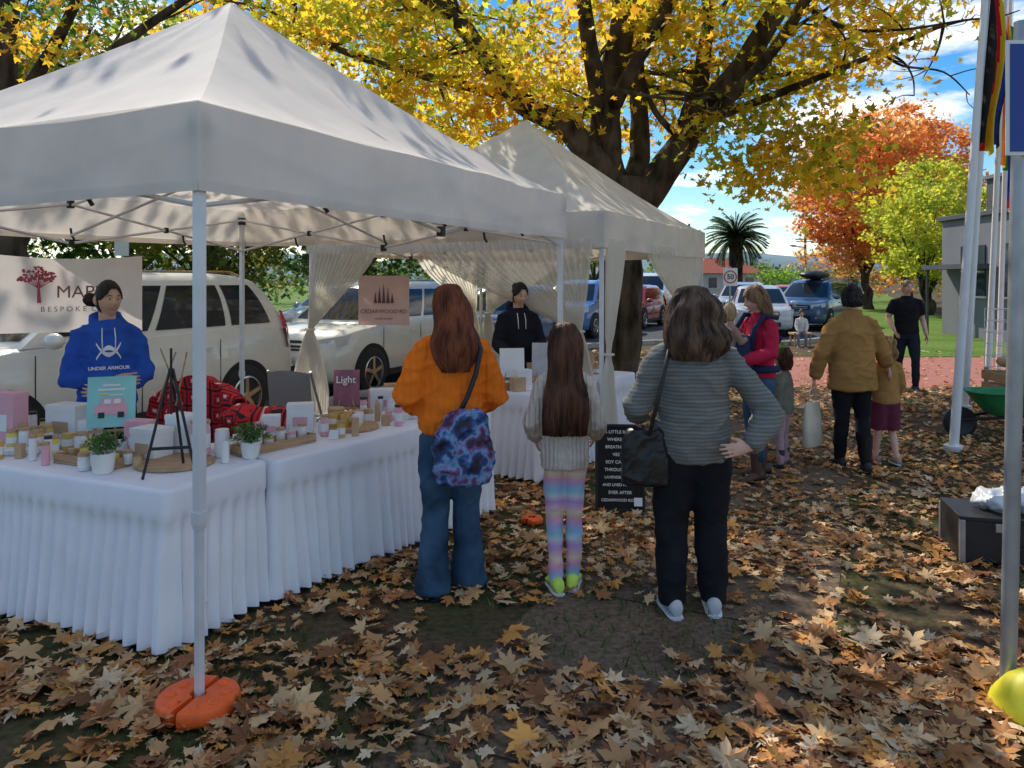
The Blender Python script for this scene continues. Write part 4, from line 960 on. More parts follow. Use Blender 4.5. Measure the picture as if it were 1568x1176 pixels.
cbox(-.95,5.62,.752,.17,.13,.14,CARDW,.2,'gift_box',PINK); cbox(-.80,5.50,.752,.12,.10,.11,CLR,.2); disc(-.78,5.36,.13,.035,CARDW,'white_cake_stand'); jar(-.84,5.38,.787,.035,.09,CLR); jar(-.74,5.34,.787,.035,.07,AMB); jar(-.70,5.42,.787,.03,.08,CLR)
def lt(T,Mx,h): text('Light',.07,(0,-.045,h*.74),CARDW,T,(math.pi/2-.15,0,0),bold=.0005); 
cardstand('framed_print',-1.17,5.44,.82,.18,.25,mat('rose_print',(.30,.10,.14),.6,.3,9),.1,lt,.15)
for x,y,z_,c_ in((-1.0,5.70,.0,PINK),(-.60,5.55,0,PINK),(-.45,5.62,0,CLR),(-.52,5.8,0,CARDW),(-.9,5.8,0,KRAFT),(-.3,5.7,0,KRAFT)): cbox(x,y,.752,.12,.09,.12+.05*(x*7%1),c_,.3)
# small scattered goods in the free spots of the two front tables
occ=[(-2.02,3.80,.09),(-1.40,4.12,.09),(-2.28,4.07,.13),(-2.16,4.02,.12),(-2.02,3.97,.12),(-1.74,3.98,.20),(-1.56,4.14,.05),(-1.92,4.10,.13),(-1.80,4.22,.12),(-2.05,4.25,.1),(-2.74,4.36,.21),(-2.62,4.56,.16),(-2.95,4.5,.14),(-2.42,4.42,.08),(-2.5,4.33,.05),(-2.4,4.28,.05),(-2.3,4.23,.05),(-2.2,4.18,.05),(-2.1,4.13,.05),(-2.30,4.42,.13),(-1.66,3.75,.13),(-1.48,4.2,.1),(-1.36,4.38,.12),(-1.24,4.55,.12),(-1.33,4.84,.12),(-1.47,4.70,.09),(-1.03,4.95,.18),(-1.17,5.12,.06),(-1.05,5.2,.06),(-.95,5.62,.13),(-.8,5.5,.1),(-.78,5.36,.14),(-1.17,5.44,.12)]
r3=random.Random(17); cnt=0
for tr_ in range(6000):
    if cnt>=54: break
    if r3.random()<.5:
        a=r3.uniform(.15,1.85); b_=r3.uniform(.10,.60); x=-1.56-.916*a+.402*b_; y=3.47+.402*a+.916*b_
    else:
        a=r3.uniform(.12,1.75); b_=r3.uniform(.12,.62); x=-1.24+.56*a-.83*b_; y=4.06+.83*a+.56*b_
    rr_=r3.choice([.022,.028,.034])
    if any((x-o[0])**2+(y-o[1])**2<(o[2]+rr_+.004)**2 for o in occ): continue
    occ.append((x,y,rr_+.012)); cnt+=1; q=r3.random()
    if q<.6: jar(x,y,.752,rr_*.9,r3.uniform(.04,.13),r3.choice([AMB,CARDW,YEL,PINK,PINK,CLR]),r3.choice([None,WOOD,BLACK]),r3.random()<.5,'candle_jar')
    elif q<.8: cbox(x,y,.752,rr_*1.5,rr_*1.2,r3.uniform(.04,.12),r3.choice([CARDW,KRAFT,PINK]),r3.uniform(-.6,.6),'small_box')
    else:
        g=G(); g.add([(-.028,-.012,0),(.028,-.012,0),(.028,0,.055),(-.028,0,.055),(-.028,.012,0),(.028,.012,0)],[(0,1,2,3),(3,2,5,4)]); g.obj('price_tent_card',CARDW,loc=(x,y,.753),rz=r3.uniform(-.3,.6),smooth=False)
for i in range(10):
    t=.15+.17*i; p=V((.22,6.42))+V((.56,.83)).normalized()*t+V((-.83,.56)).normalized()*(.25+.2*(i%2))
    if i%3==0: cbox(p.x,p.y,.752,.13,.09,.16,[CARDW,KRAFT,CLR][i%2],.4)
    else: jar(p.x,p.y,.752,.03,.08,[AMB,CARDW,KRAFT][i%3],WOOD)
for i in range(5):
    p=V((.05,6.62))+V((-.12*i,.09*i)); 
    if i%2: tray(p.x,p.y,.2,.12,.5)
    else: cbox(p.x,p.y,.752,.12,.08,.10,KRAFT,.5)
cardstand('framed_print',.0,6.85,.84,.22,.26,CARDW,.1,None,.15)
cardstand('framed_print',.28,6.95,.84,.20,.30,mat('grey_card',(.45,.45,.47)),-.1,None,.15)

# ------------------------------------------------------------------ BANNERS
LETT=mat('dark_lettering',(.05,.03,.035),.7); BLET=mat('banner_lettering',(.20,.09,.10),.8)
T=empty('fabric_banner',(-3.33,6.05,0),.42)
g=G(); rows=[[(-.62+1.0*i/30,.03*noise.noise(V((i*.2,j*.3,0)))+.0,1.90-.60*j/8-.03*math.sin(math.pi*i/30)*(1-j/8)) for i in range(31)] for j in range(9)]
g.loft(rows,cap=False,close=False); g.obj('cloth',mat('banner_cloth',(.80,.74,.72),.8,.04,transl=.3),T,ang=None)
MAR=mat('maroon_print',(.40,.07,.10),.8)
text('MAPLE',.135,(-.02,-.035,1.61),BLET,T); text('B E S P O K E  C O',.055,(-.10,-.035,1.48),BLET,T)
g=G(); g.tube([(-.33,-.03,1.53),(-.335,-.03,1.67),(-.33,-.03,1.75)],[.014,.008,.003],0,6)
for k in range(9):
    a=R(15+18.7*k); g.tube([(-.333,-.03,1.64),(-.333+.11*math.cos(a),-.03,1.69+.10*math.sin(a))],.003,0,5)
    for q in range(9):
        x=-.333+(.04+.10*random.random())*math.cos(a+random.uniform(-.2,.2)); z_=1.69+(.02+.10*random.random())*math.sin(a); g.ell((x,-.028,z_),(.011,.003,.009),0,6,4)
g.obj('tree_logo',MAR,T)
T=empty('pink_sign',(-1.50,9.0,0),-.05)
g=G(); g.box((0,0,1.47),(.60,.006,.58)); g.obj('panel',mat('pale_pink_board',(.90,.70,.66),.7,.05,transl=.4),T,bevel=.002)
text('CEDARWOOD RD',.066,(0,-.010,1.34),BLET,T); text('natural candles',.035,(0,-.010,1.26),BLET,T)
g=G()
for k,(x,h) in enumerate(((-.10,.13),(-.05,.19),(0,.23),(.05,.18),(.10,.12))):
    g.tube([(x,-.006,1.44),(x,-.006,1.44+h)],[.020,.001],0,6); 
g.obj('pine_logo',BLET,T); g=G(); g.tube([(-.25,0,1.76),(-.25,0,2.0)],.002,0,4); g.tube([(.25,0,1.76),(.25,0,2.0)],.002,0,4); g.obj('hanging_cord',BLACK,T)
T=empty('letter_board_sign',(.79,5.62,0),-.08)
g=G(); Mx=Matrix.Rotation(-.12,3,'X'); g.box((0,.03,.33),(.34,.014,.60),0,M=Mx); 
for sx_ in(-1,1): g.box((sx_*.172,.028,.33),(.018,.024,.62),1,M=Mx); g.tube([(sx_*.16,.06,.60),(sx_*.16,.22,.0)],.008,1,6); 
g.box((0,-.006,.028),(.36,.024,.018),1,M=Mx); g.box((0,.062,.632),(.36,.024,.018),1,M=Mx)
g.obj('board',[mat('black_felt',(.012,.012,.013),.9),BLACK],T,bevel=.002)
for k,t_ in enumerate(('A LITTLE ROAD','WHERE YOU','BREATHE EASY','VEGAN','SOY CANDLES','THROUGH THE','LAVENDER FIELDS','AND LIVED HAPPILY','EVER AFTER','CEDARWOOD ROAD')):
    z_=.585-.054*k; text(t_,.032 if len(t_)<14 else .028,(0,.03+(z_-.33)*.12-.011,z_),CARDW,T,(math.pi/2-.12,0,0),bold=.0004)
g=G(); g.box((.13,-.012,.09),(.06,.003,.06),0,M=Mx); g.obj('price_card',CARDW,T)

# ------------------------------------------------------------------ CHAIRS, blanket
def chair(name,x,y,rz,mt):
    T=empty(name,(x,y,0),rz); g=G(); g.box((0,0,.45),(.44,.42,.035),0)
    rows=[[( -.21+.42*i/10, .20+.05*(1-abs(i-5)/5)+.05*j/6, .52+.36*j/6+(.03 if j==6 else 0)*math.sin(math.pi*i/10)) for i in range(11)] for j in range(7)]
    g.loft(rows,0,cap=False,close=False)
    for sx_ in(-1,1):
        g.tube([(sx_*.21,-.18,0),(sx_*.21,.02,.45),(sx_*.21,.24,.90)],.012,1,8); g.tube([(sx_*.21,.22,0),(sx_*.21,.0,.45)],.012,1,8)
    o=g.obj('seat_and_back',[mt,GREYST],T); return T
chair('folding_chair',-1.92,7.05,2.9,mat('grey_plastic',(.22,.22,.23),.5,.05)); chair('folding_chair',-2.25,5.85,2.8,mat('dark_plastic',(.06,.06,.065),.5,.05))
m,nt,b=nodes('crochet_blanket_wool'); L=nt.links.new; tc=N(nt,'ShaderNodeTexCoord'); vo=N(nt,'ShaderNodeTexVoronoi'); vo.voronoi_dimensions='2D'; vo.inputs['Scale'].default_value=10; vo.inputs['Randomness'].default_value=.05
mp=N(nt,'ShaderNodeMapping'); mp.inputs['Rotation'].default_value=(R(62),0,0); L(tc.outputs['Object'],mp.inputs[0])
vo.distance='CHEBYCHEV'; L(mp.outputs[0],vo.inputs['Vector']); rp=N(nt,'ShaderNodeValToRGB'); rp.color_ramp.interpolation='CONSTANT'
cr=rp.color_ramp; cr.elements[0].color=lin(.75,.7,.65); cr.elements[1].position=.44; cr.elements[1].color=lin(.02,.02,.02); cr.elements.new(.10).color=lin(.70,.02,.03); cr.elements.new(.22).color=lin(.03,.02,.02); cr.elements.new(.29).color=lin(.72,.02,.03); 
L(vo.outputs['Distance'],rp.inputs[0]); L(rp.outputs[0],b.inputs['Base Color']); b.inputs['Roughness'].default_value=.95; CRO=m
bn=N(nt,'ShaderNodeTexNoise'); bn.inputs['Scale'].default_value=70; L(tc.outputs['Object'],bn.inputs['Vector']); bb=N(nt,'ShaderNodeBump'); bb.inputs['Strength'].default_value=.9; bb.inputs['Distance'].default_value=.01; L(bn.outputs[0],bb.inputs['Height']); L(bb.outputs[0],b.inputs['Normal'])
g=G(); rows=[]
for j in range(40):
    f=j/39; row=[]
    for i in range(41):
        t=i/40; x=-.34+.68*t
        if f<.45: y=.33+.05*math.sin(t*20)*f; z_=.60+(.98-.60)*f/.45
        elif f<.55: y=.33-.12*(f-.45)/.1; z_=.99
        elif f<.85: y=.20-.05*(f-.55)/.3; z_=.98-.46*(f-.55)/.3
        else: y=.14-.45*(f-.85)/.15; z_=.505
        row.append((x+.02*math.sin(f*9),y+.035*math.sin(t*19+f*4)*(abs(f-.5)*2)+.03*noise.noise(V((t*5,f*5,3))),z_-.14*abs(t-.5)**2*4*(f<.8)+.02*noise.noise(V((t*6,f*6,0)))))
    rows.append(row)
g.loft(rows,cap=False,close=False); o=g.obj('crochet_blanket',CRO,loc=(-2.12,5.62,.05),rz=2.85,ang=None)
s_=o.modifiers.new('s','SOLIDIFY'); s_.thickness=.014
g=G(); 
for k in range(7): g.ell((.06*k-.2,.04*math.sin(k*2),.06+.03*math.sin(k*1.7)),(.11,.12,.055),0,14,8)
remesh(g,'folded_blanket',CRO,None,.015,3,.022,(9,9,9)).location=(-1.62,5.05,.745)

# ------------------------------------------------------------------ CARS
GLS=glassmat('car_glass'); CHR=mat('chrome',(.6,.6,.62),.18,.05,metal=1); LAMP=mat('headlamp_glass',(.55,.58,.62),.08,.1,spec=.9); RED=mat('tail_lamp',(.45,.01,.01),.15,.1); PLATE=mat('number_plate',(.7,.7,.68),.5,.03)
def car(name,loc,hd,c,L_=4.5,W=1.82,Ht=1.70,rails=True,plate='1AB 2CD'):
    paint=mat(name+'_paint',c,.25,.03,spec=.6,coat=.8)
    T=empty(name,loc,math.atan2(hd[1],hd[0])); k=L_/4.5; kw=W/1.82; kz=Ht/1.70
    st=[(2.25,.70,.66,.40),(2.22,.80,.78,.30),(2.14,.89,.85,.25),(1.95,.96,.885,.23),(1.6,1.01,.90,.22),(1.2,1.05,.905,.22),(.6,1.08,.91,.22),(0,1.09,.91,.22),(-.8,1.11,.91,.22),(-1.5,1.12,.905,.22),(-1.95,1.11,.885,.24),(-2.16,1.06,.86,.27),(-2.23,.98,.80,.32),(-2.25,.80,.72,.42)]
    g=G(); rr=[]
    for x,zt,hw,zb in st:
        h=[(0,zb),(hw*.8,zb),(hw*.95,zb+.05),(hw*.99,zb+.16),(hw*1.0,zb+(zt-zb)*.45),(hw*1.0,zb+(zt-zb)*.62),(hw*.975,zb+(zt-zb)*.82),(hw*.94,zt-.035),(hw*.86,zt),(hw*.5,zt+.015),(0,zt+.022)]
        ring=[(x*k,y*kw,z*kz) for y,z in h]+[(x*k,-y*kw,z*kz) for y,z in h[-2:0:-1]]
        rr.append(ring)
    g.loft(rr)
    lev=[(1.04,1.22,-2.14,.835),(1.25,.93,-2.05,.78),(1.45,.66,-1.93,.71),(1.60,.42,-1.78,.645),(1.66,.22,-1.62,.58),(1.695,-.1,-1.3,.42)]
    rr=[]
    def ringat(xf,xr,hw,z,off=0):
        ring=[]
        for t in np.linspace(-1,1,9): ring.append(((xf+.10-.16*t*t)*k,hw*t*kw,z*kz))
        for t in np.linspace(0,1,7)[1:-1]: ring.append(((xf-.06+(xr+.05-xf+.06)*t)*k,hw*(1+.02*math.sin(math.pi*t))*kw,z*kz))
        for t in np.linspace(1,-1,9): ring.append(((xr-.03+.08*t*t)*k,hw*t*kw,z*kz))
        for t in np.linspace(1,0,7)[1:-1]: ring.append(((xf-.06+(xr+.05-xf+.06)*t)*k,-hw*(1+.02*math.sin(math.pi*t))*kw,z*kz))
        return ring
    for z,xf,xr,hw in lev: rr.append(ringat(xf,xr,hw,z))
    g.loft(rr,0,cap=True)
    body=g.obj('body_shell',paint,T,ang=38)
    g=G()
    def lv(z):
        for i in range(len(lev)-1):
            if lev[i][0]<=z<=lev[i+1][0]:
                f=(z-lev[i][0])/(lev[i+1][0]-lev[i][0]); return [a*(1-f)+b_*f for a,b_ in zip(lev[i],lev[i+1])]
    zs=[1.10,1.2,1.3,1.4,1.5,1.575]
    rows=[]
    for z in zs:
        _,xf,xr,hw=lv(z); rows.append([((xf+.10-.16*t*t)*k+.008,hw*t*kw,z*kz+.004) for t in np.linspace(-.90,.90,9)])
    g.loft(rows,0,cap=False,close=False)
    rows=[]
    for z in zs[1:]:
        _,xf,xr,hw=lv(z); rows.append([((xr-.03+.08*t*t)*k-.008,hw*t*kw,z*kz+.003) for t in np.linspace(-.86,.86,9)])
    g.loft(rows,0,cap=False,close=False)
    for sd in(-1,1):
        for a,b_ in((.05,.37),(.40,.70),(.73,.93)):
            rows=[]
            for z in [1.12,1.2,1.3,1.4,1.5,1.56]:
                _,xf,xr,hw=lv(z); row=[]
                for q in np.linspace(a,b_,6):
                    row.append(((xf-.06+(xr+.05-xf+.06)*q)*k,sd*(hw*(1+.02*math.sin(math.pi*q))*kw+.007),z*kz+.002))
                rows.append(row)
            g.loft(rows,0,cap=False,close=False)
    g.obj('windows',GLS,T,ang=None)
    g=G()
    for sd in(-1,1):
        for x in (1.08,.02,-.98): g.box((x*k*1.0,sd*.9085*kw,.66*kz),(.008,.006,.68),0)
        g.box((0,sd*.905*kw,.31*kz),(2.0*k,.02,.09),0)
        for x in(.22,-.78): g.box((x*k,sd*.905*kw,.90*kz),(.16,.035,.03),2)
        g.ell((.98*k,sd*1.0*kw,1.10*kz),(.07,.12,.075),2,12,8)
        if rails: g.tube([(.3*k,sd*.60*kw,1.655*kz),(.2*k,sd*.60*kw,1.705*kz),(-1.4*k,sd*.60*kw,1.71*kz),(-1.55*k,sd*.60*kw,1.66*kz)],.016,1,6)
        hl=[[(x*k,sd*y*kw,z*kz) for x,y,z in q] for q in ([(2.235,.52,.74),(2.20,.72,.76),(2.10,.86,.78),(1.93,.895,.80)],[(2.21,.50,.86),(2.165,.70,.89),(2.06,.845,.915),(1.86,.885,.93)])]
        rows=[[(p[0]+.012,p[1]+sd*.008,p[2]) for p in r_] for r_ in hl]
        g.loft(rows,3,cap=False,close=False)
        tl2=[[(-2.235*k-.01,sd*.60*kw,.80*kz),(-2.21*k-.012,sd*.78*kw+sd*.01,.80*kz),(-2.08*k,sd*.885*kw+sd*.008,.82*kz)],[(-2.20*k-.02,sd*.62*kw,1.0*kz),(-2.18*k-.012,sd*.78*kw+sd*.012,1.02*kz),(-2.05*k,sd*.86*kw+sd*.02,1.04*kz)],[(-2.13*k-.01,sd*.70*kw,1.22*kz),(-2.1*k-.02,sd*.74*kw+sd*.01,1.25*kz),(-2.0*k,sd*.795*kw+sd*.012,1.26*kz)]]
        g.loft(tl2,4,cap=False,close=False)
        g.ell((2.21*k,sd*.66*kw,.44*kz),(.04,.06,.045),3,10,6)
    g.box((2.245*k,0,.78*kz),(.04,.92*kw,.15*kz),0); g.box((2.262*k,0,.80*kz),(.03,.86*kw,.028),1); g.box((2.262*k,0,.745*kz),(.03,.86*kw,.016),1)
    g.box((2.245*k,0,.42*kz),(.05,1.0*kw,.15*kz),0); g.box((2.285*k,0,.56*kz),(.012,.37,.13),5); g.box((-2.262*k,0,.62*kz),(.012,.37,.13),5); g.box((-2.225*k,0,.36*kz),(.07,1.3*kw,.14),0)
    g.ell((2.27*k,0,.80*kz),(.015,.07,.05),1,12,6)
    g.obj('trim_and_lamps',[BLACK,CHR,paint,LAMP,RED,PLATE],T,ang=50)
    text(plate,.10,(2.295*k,0,.56*kz),LETT,T,(math.pi/2,0,math.pi/2),'plate_text')
    g=G()
    for x in(1.36,-1.36):
        for sd in(-1,1):
            cx,cy,cz=x*k,sd*.83*kw,.345
            prof=[(.20,-.02),(.22,.10),(.31,.105),(.340,.08),(.345,0),(.340,-.08),(.31,-.10),(.20,-.10)]
            rr=[[(cx+r_*math.cos(q),cy+sd*o_,cz+r_*math.sin(q)) for q in np.linspace(0,2*math.pi,33)[:-1]] for r_,o_ in prof]
            g.loft(rr,0,cap=True)
            rr=[[(cx+r_*math.cos(q),cy+sd*o_,cz+r_*math.sin(q)) for q in np.linspace(0,2*math.pi,33)[:-1]] for r_,o_ in((.225,.07),(.235,.103),(.215,.106),(.205,.07))]
            g.loft(rr,1,cap=False)
            for q in range(5):
                a=q*2*math.pi/5+.3; M_=Matrix.Rotation(-a,3,'Y'); g.box(V((cx,cy+sd*.09,cz))+M_@V((.12,0,0)),(.20,.02,.055),1,M=M_)
            g.tube([(cx,cy+sd*.08,cz),(cx,cy+sd*.105,cz)],.045,1,12)
            rr=[]
            for r_,o_ in((.36,.0),(.36,.083),(.425,.0865),(.43,.06)):
                rr.append([(cx+r_*math.cos(q),sd*(.83*kw+o_),cz+r_*math.sin(q)) for q in np.linspace(-.25,math.pi+.25,25)])
            g.loft(rr,0,cap=False,close=False)
            q0=[(cx+.362*math.cos(q),sd*(.83*kw+.082),cz+.362*math.sin(q)) for q in np.linspace(-.3,math.pi+.3,25)]
            g.add(q0,[tuple(range(25))],2)
    g.obj('wheels',[RUB,CHR,BLACK],T,ang=45)
    return T
hd=(-.42,-.9075)
car('parked_suv',(-4.55,8.15,.005),hd,(.68,.68,.64),4.65,1.85,1.79)
car('parked_car',(-2.30,13.0,.005),hd,(.70,.70,.67),4.5,1.80,1.70)
car('parked_car',(-.2,18.6,.005),hd,(.06,.12,.22),4.4,1.78,1.6,False)
car('parked_car',(-4.6,21.5,.005),(-.42,-.9075),(.25,.33,.40),4.4,1.78,1.6,False)
car('parked_car',(2.2,24.3,.005),hd,(.07,.16,.40),4.6,1.85,1.72)
car('parked_car',(4.4,28.5,.005),hd,(.35,.03,.03),4.3,1.75,1.55,False)
car('parked_van',(6.2,34,.005),hd,(.66,.66,.66),4.9,1.9,2.05,False)
car('parked_car',(8.1,25.2,.005),(-.25,-.97),(.50,.52,.54),4.4,1.78,1.55,False)
car('parked_car',(11.0,28.0,.005),(-.6,-.8),(.05,.10,.20),4.7,1.88,1.75)
car('parked_car',(9.9,33,.005),(-.4,-.9),(.40,.42,.45),4.5,1.8,1.65)
car('parked_car',(15.4,40,.005),hd,(.30,.33,.36),4.4,1.8,1.5,False)
car('parked_car',(13.2,37,.005),hd,(.55,.05,.04),4.2,1.75,1.5,False)
car('parked_car',(19,50,.005),hd,(.5,.5,.5),4.4,1.8,1.6,False)
g=G(); rr=[]
for x,hw,h in((-.95,.1,.1),(-.9,.3,.24),(-.3,.36,.34),(.4,.36,.32),(.85,.28,.2),(.95,.1,.08)): rr.append([(x,hw*math.cos(q),.17+h*.5*math.sin(q)) for q in np.linspace(0,6.283,17)[:-1]])
g.loft(rr); g.obj('roof_box',BLACK,loc=(11.0,28.0,1.74),rz=math.atan2(-.8,-.6))

# ------------------------------------------------------------------ BUILDINGS
GB=mat('grey_render',(.20,.21,.23),.8,.08,1,.2); GB2=mat('charcoal_cladding',(.09,.095,.105),.7,.1,1); GLB=glassmat('window_glass',(.05,.07,.09))
T=empty('grey_office_building')
g=G(); g.box((19.3,22.2,1.80),(11,5.0,3.6),0); g.box((19.3,22.2,3.67),(11.2,5.2,.14),1); g.box((25.2,28.75,3.0),(10,8,6.0),1); g.box((25.2,28.75,6.08),(10.2,8.2,.16),0)
g.obj('walls',[GB,GB2],T,bevel=.01)
g=G()
for i in range(3):
    g.box((15.2+2.6*i,19.685,1.9),(1.7,.04,1.8),0); g.box((15.2+2.6*i,19.66,1.9),(.05,.04,1.8),1); g.box((15.2+2.6*i,19.66,.97),(1.8,.06,.06),1); g.box((15.2+2.6*i,19.66,2.83),(1.8,.06,.06),1)
for i in range(2):
    g.box((13.78,21.0+2.0*i,2.0),(.04,1.2,1.5),0); g.box((13.76,21.0+2.0*i,2.0),(.04,.05,1.5),1); g.box((13.76,21.0+2.0*i,1.22),(.06,1.3,.06),1)
for i in range(3): g.box((20.18,26+2.2*i,4.6),(.04,1.2,1.3),0)
g.obj('windows',[GLB,WHITE],T)
g=G(); g.box((13.4,23.2,2.12),(.72,2.6,.14),0); 
for y in(22.1,24.3): g.cyl((13.12,y,0),.04,2.05,0)
g.obj('awning',GB2,T)
def house(name,x,y,w_,dd,h,roofc,wallc,rz=0):
    T=empty(name,(x,y,0),rz); g=G(); g.box((0,0,h/2),(w_,dd,h)); g.obj('walls',mat(name+'_wall',wallc,.85,.08,2),T)
    g=G(); a=w_/2+.4;b_=dd/2+.4; g.add([(-a,-b_,h),(a,-b_,h),(a,b_,h),(-a,b_,h),(-a*.4,0,h+1.7),(a*.4,0,h+1.7)],[(0,1,5,4),(1,2,5),(2,3,4,5),(3,0,4),(0,3,2,1)]); g.obj('roof',mat(name+'_roof',roofc,.8,.15,3),T,smooth=False)
    g=G()
    for i in(-.3,.0,.3): g.box((w_*i,-dd/2-.02,1.5 if i else 1.05),(w_*.13,.05,1.1 if i else 2.0),0); g.box((w_*i,-dd/2-.05,.92),(w_*.15,.06,.06),1)
    g.obj('windows',[GLB,WHITE],T)
house('weatherboard_house',22.5,84,7,6,2.5,(.34,.08,.05),(.6,.55,.46),.2); house('weatherboard_house',50,125,12,8,3,(.12,.12,.13),(.5,.5,.5)); house('weatherboard_house',12,104,9,7,2.6,(.25,.25,.26),(.5,.48,.44),.3)
for nm,x,y,h in(('power_pole',29,76,6.4),('power_pole',15.2,66,6.6),('street_lamp',35,92,7)):
    g=G(); g.tube([(0,0,0),(0,0,h)],[.13,.09],0,10); g.box((0,0,h-.6),(2.0,.1,.1)); g.tube([(0,0,h-1.4),(-1.2,0,h-1.2)],.04,0,6); g.box((-1.3,0,h-1.2),(.5,.2,.1)); g.obj(nm,mat(nm+'_timber',(.2,.17,.14),.9),loc=(x,y,0))
T=empty('speed_limit_sign',(6.8,24,0),0)
g=G(); g.tube([(0,0,0),(0,0,2.15)],.03,0,8); g.obj('post',GREYST,T)
g=G(); g.box((0,-.04,1.82),(.45,.012,.56)); g.obj('plate',PLATE,T,bevel=.01)
g=G(); rr=[[(r_*math.cos(q),o_,1.82+r_*math.sin(q)) for q in np.linspace(0,6.2832,33)[:-1]] for r_,o_ in((.165,-.048),(.165,-.052),(.205,-.052),(.205,-.048))]; g.loft(rr+[rr[0]],0,cap=False); g.obj('red_ring',RED,T)
text('50',.22,(0,-.056,1.82),LETT,T,bold=.004)
T=empty('parking_sign',(-8.2,16.2,0),0)
g=G(); g.tube([(0,0,0),(0,0,2.9)],.03,0,8); g.obj('post',GREYST,T); g=G(); g.box((0,-.04,2.5),(.3,.012,.55)); g.obj('plate',PLATE,T); text('2P',.24,(0,-.05,2.6),mat('green_lettering',(.02,.2,.06)),T,bold=.004)

# ------------------------------------------------------------------ RIGHT SIDE FURNITURE
def flagpole(x,y,lean,h,cols,name='flagpole',fz=None,fw=.34,fl=1.5,horiz=True):
    T=empty(name,(x,y,0)); g=G(); g.tube([(0,0,0),(lean*.5,0,h*.5),(lean,0,h)],[.045,.04,.03],0,12); g.cyl((0,0,0),.09,.05,0,16); g.ell((lean,0,h),(.05,.05,.05),0,10,6); g.tube([(.06,-.02,1.0),(lean+.04,-.02,h-.1)],.004,0,4)
    g.obj('pole',WHITE,T)
    if cols:
        g=G(); fz=fz or h-.2; nJ=40; nI=24; rows=[]
        for j in range(nJ+1):
            f=j/nJ; lx=lean*(fz-fl*f)/h; row=[]
            for i in range(nI+1):
                t=i/nI; wd=fw*(.35+.65*min(1,f*1.6))
                row.append((lx+.04+wd*t*(.8+.2*math.sin(f*5)),.07*math.sin(t*11+f*2.5)*(.3+f)+.04*math.sin(f*7+t*3),fz-fl*f-.30*t*(1-f*.5)))
            rows.append(row)
        g.loft(rows,0,cap=False,close=False)
        m_=len(cols)
        for q in range(len(g.f)):
            j=q//nI;i=q%nI; g.m[q]=min(m_-1,int((i/nI+.25*(j/nJ))*m_/1.25)) if not horiz else min(m_-1,int(j/nJ*m_))
        g.obj('flag',cols,T,ang=None)
fb=lambda n_,c_: mat('flag_'+n_,c_,.8,.05,transl=.35)
FR,FY,FBk,FBl,FG,FW,FP,FO=fb('red',(.6,.02,.03)),fb('yellow',(.75,.55,.03)),fb('black',(.02,.02,.02)),fb('blue',(.02,.06,.35)),fb('green',(.02,.3,.1)),fb('white',(.7,.7,.7)),fb('purple',(.2,.05,.35)),fb('orange',(.75,.25,.03))
flagpole(4.43,7.72,.38,5.4,[FBk,FR,FY],fz=5.0,fl=1.9,fw=.20,horiz=False)
flagpole(6.0,10.2,.45,7.2,[FG,FW,FBl,FBk],fz=5.6,fl=2.0,fw=.30,horiz=False)
flagpole(7.35,11.9,.35,7.6,[FR,FO,FY,FG,FBl,FP],fz=5.9,fl=2.4,fw=.38,horiz=False)
flagpole(8.6,13.6,.25,7.8,[FBl,FR,FW,FBl],fz=4.6,fl=1.6,fw=.4,horiz=False)
T=empty('information_sign',(2.01,3.12,0),0)
g=G(); g.tube([(0,0,0),(.06,0,2.75)],.031,0,16); g.box((.055,-.033,2.3),(.09,.02,.03),0); g.box((.06,-.033,2.55),(.09,.02,.03),0); g.obj('post',GREYST,T)
g=G(); g.box((.19,-.05,2.43),(.46,.006,.46),0); g.box((.19,-.0545,2.43),(.43,.003,.43),1); g.obj('plate',[WHITE,mat('sign_blue',(.01,.05,.28),.4,.05)],T,bevel=.004,smooth=False)
text('P',.36,(.21,-.058,2.43),WHITE,T,bold=.004)
g=G(); g.rings([(.0,.145,.145),(.015,.155,.155),(.05,.145,.145),(.12,.095,.095),(.155,.05,.05),(.16,.042,.042)],0,28,.9); g.obj('pole_base_cover',YELLOW,loc=(2.04,3.00,.015))
T=empty('equipment_case',(3.03,4.72,0),-.25); g=G(); g.box((0,0,.15),(.62,.42,.24),0); g.box((0,0,.283),(.625,.425,.022),0)
for x in(-.30,.30):
    for y in(-.205,.205): g.box((x,y,.15),(.03,.03,.25),1)
g.box((-.10,-.216,.24),(.05,.012,.05),1); g.box((.12,-.216,.24),(.05,.012,.05),1); g.tube([(-.06,-.215,.13),(-.05,-.24,.13),(.05,-.24,.13),(.06,-.215,.13)],.008,0,6)
for x in(-.27,.27):
    for y in(-.17,.17): g.cyl((x,y,0),.025,.03,0,10)
g.obj('case',[BLACK,GREYST],T,bevel=.004)
g=G(); 
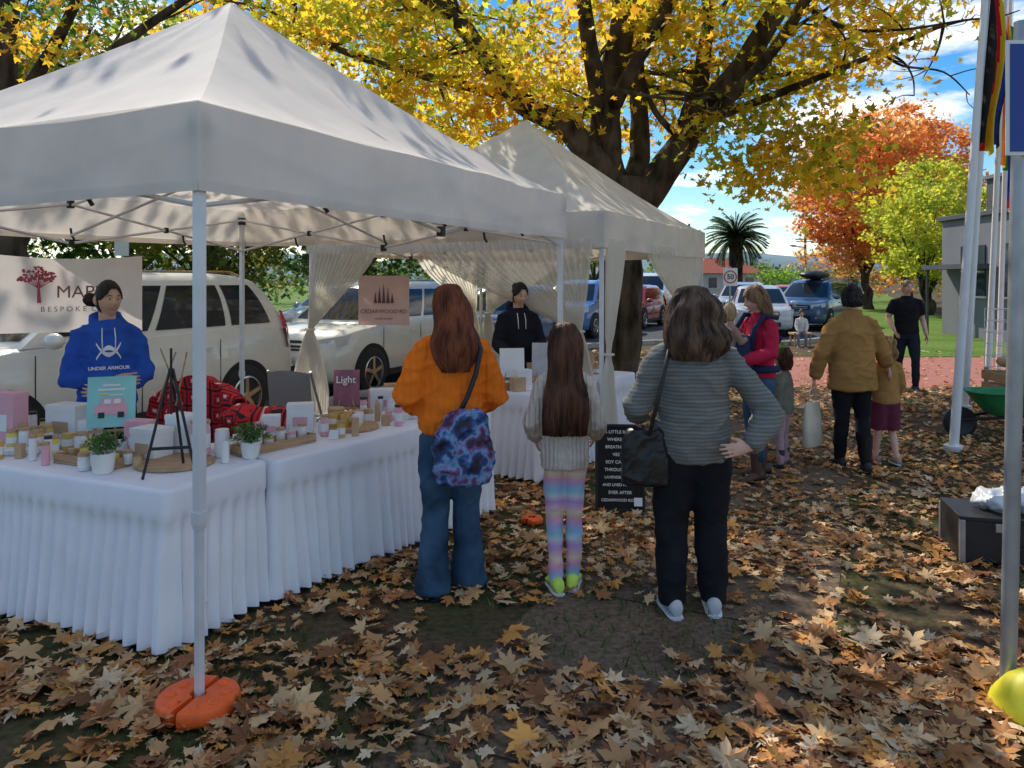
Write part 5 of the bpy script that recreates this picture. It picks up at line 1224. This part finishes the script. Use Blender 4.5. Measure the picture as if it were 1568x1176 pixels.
for k in range(5): g.ell((.08*k-.1,.03*math.sin(k*3),.06+.02*(k%2)),(.13,.12,.06),0,12,8)
o=remesh(g,'plastic_bag',mat('clear_plastic',(.62,.64,.67),.2,.1,8,.5,10),T,.014,1,.03,(16,16,16)); o.location=(.05,0,.29)
T=empty('green_wheelbarrow',(5.35,8.25,0),-.2); g=G()
g.rings([(.26,.20,.16),(.28,.24,.19),(.42,.36,.27),(.50,.42,.31),(.515,.44,.33),(.50,.40,.29),(.42,.33,.25),(.30,.2,.16)],0,28,.6)
for sd in(-1,1): g.tube([(-.52,sd*.05,.20),(-.25,sd*.14,.24),(.2,sd*.22,.30),(.75,sd*.27,.50)],.016,1,8); g.tube([(.15,sd*.2,.28),(.22,sd*.22,0),(.34,sd*.22,0),(.4,sd*.24,.36)],.012,1,8)
rr=[[(-.50+r_*math.cos(q),o_,.17+r_*math.sin(q)) for q in np.linspace(0,6.2832,29)[:-1]] for r_,o_ in((.07,-.03),(.13,-.045),(.168,-.02),(.168,.02),(.13,.045),(.07,.03))]; g.loft(rr,1)
g.obj('barrow',[mat('green_plastic',(.02,.22,.07),.4,.08),BLACK],T)
T=empty('wire_display_cage',(6.35,9.4,0),-.1); g=G()
for i in range(8): 
    for s_ in(-.3,.3): g.tube([(-.4+.8*i/7,s_,.62),(-.4+.8*i/7,s_,1.35)],.005,0,5)
for i in range(6):
    z_=.62+.73*i/5; g.tube([(-.4,-.3,z_),(.4,-.3,z_),(.4,.3,z_),(-.4,.3,z_),(-.4,-.3,z_)],.005,0,5)
g.obj('wire_mesh',WHITE,T); g=G(); 
for k in range(4): 
    for s_ in(-1,1): g.box((0,s_*.31,.07+.15*k),(.86,.02,.11)); g.box((s_*.42,0,.07+.15*k),(.02,.60,.11))
for a in(-1,1):
    for b_ in(-1,1): g.box((a*.39,b_*.28,.31),(.04,.04,.6))
g.obj('wooden_crate',WOOD,T,bevel=.003); g=G(); 
for k in range(9): g.ell((rng.uniform(-.3,.3),rng.uniform(-.2,.2),.70+.06*(k%3)),(.10,.09,.07),0,10,6)
g.obj('produce',KRAFT,T)
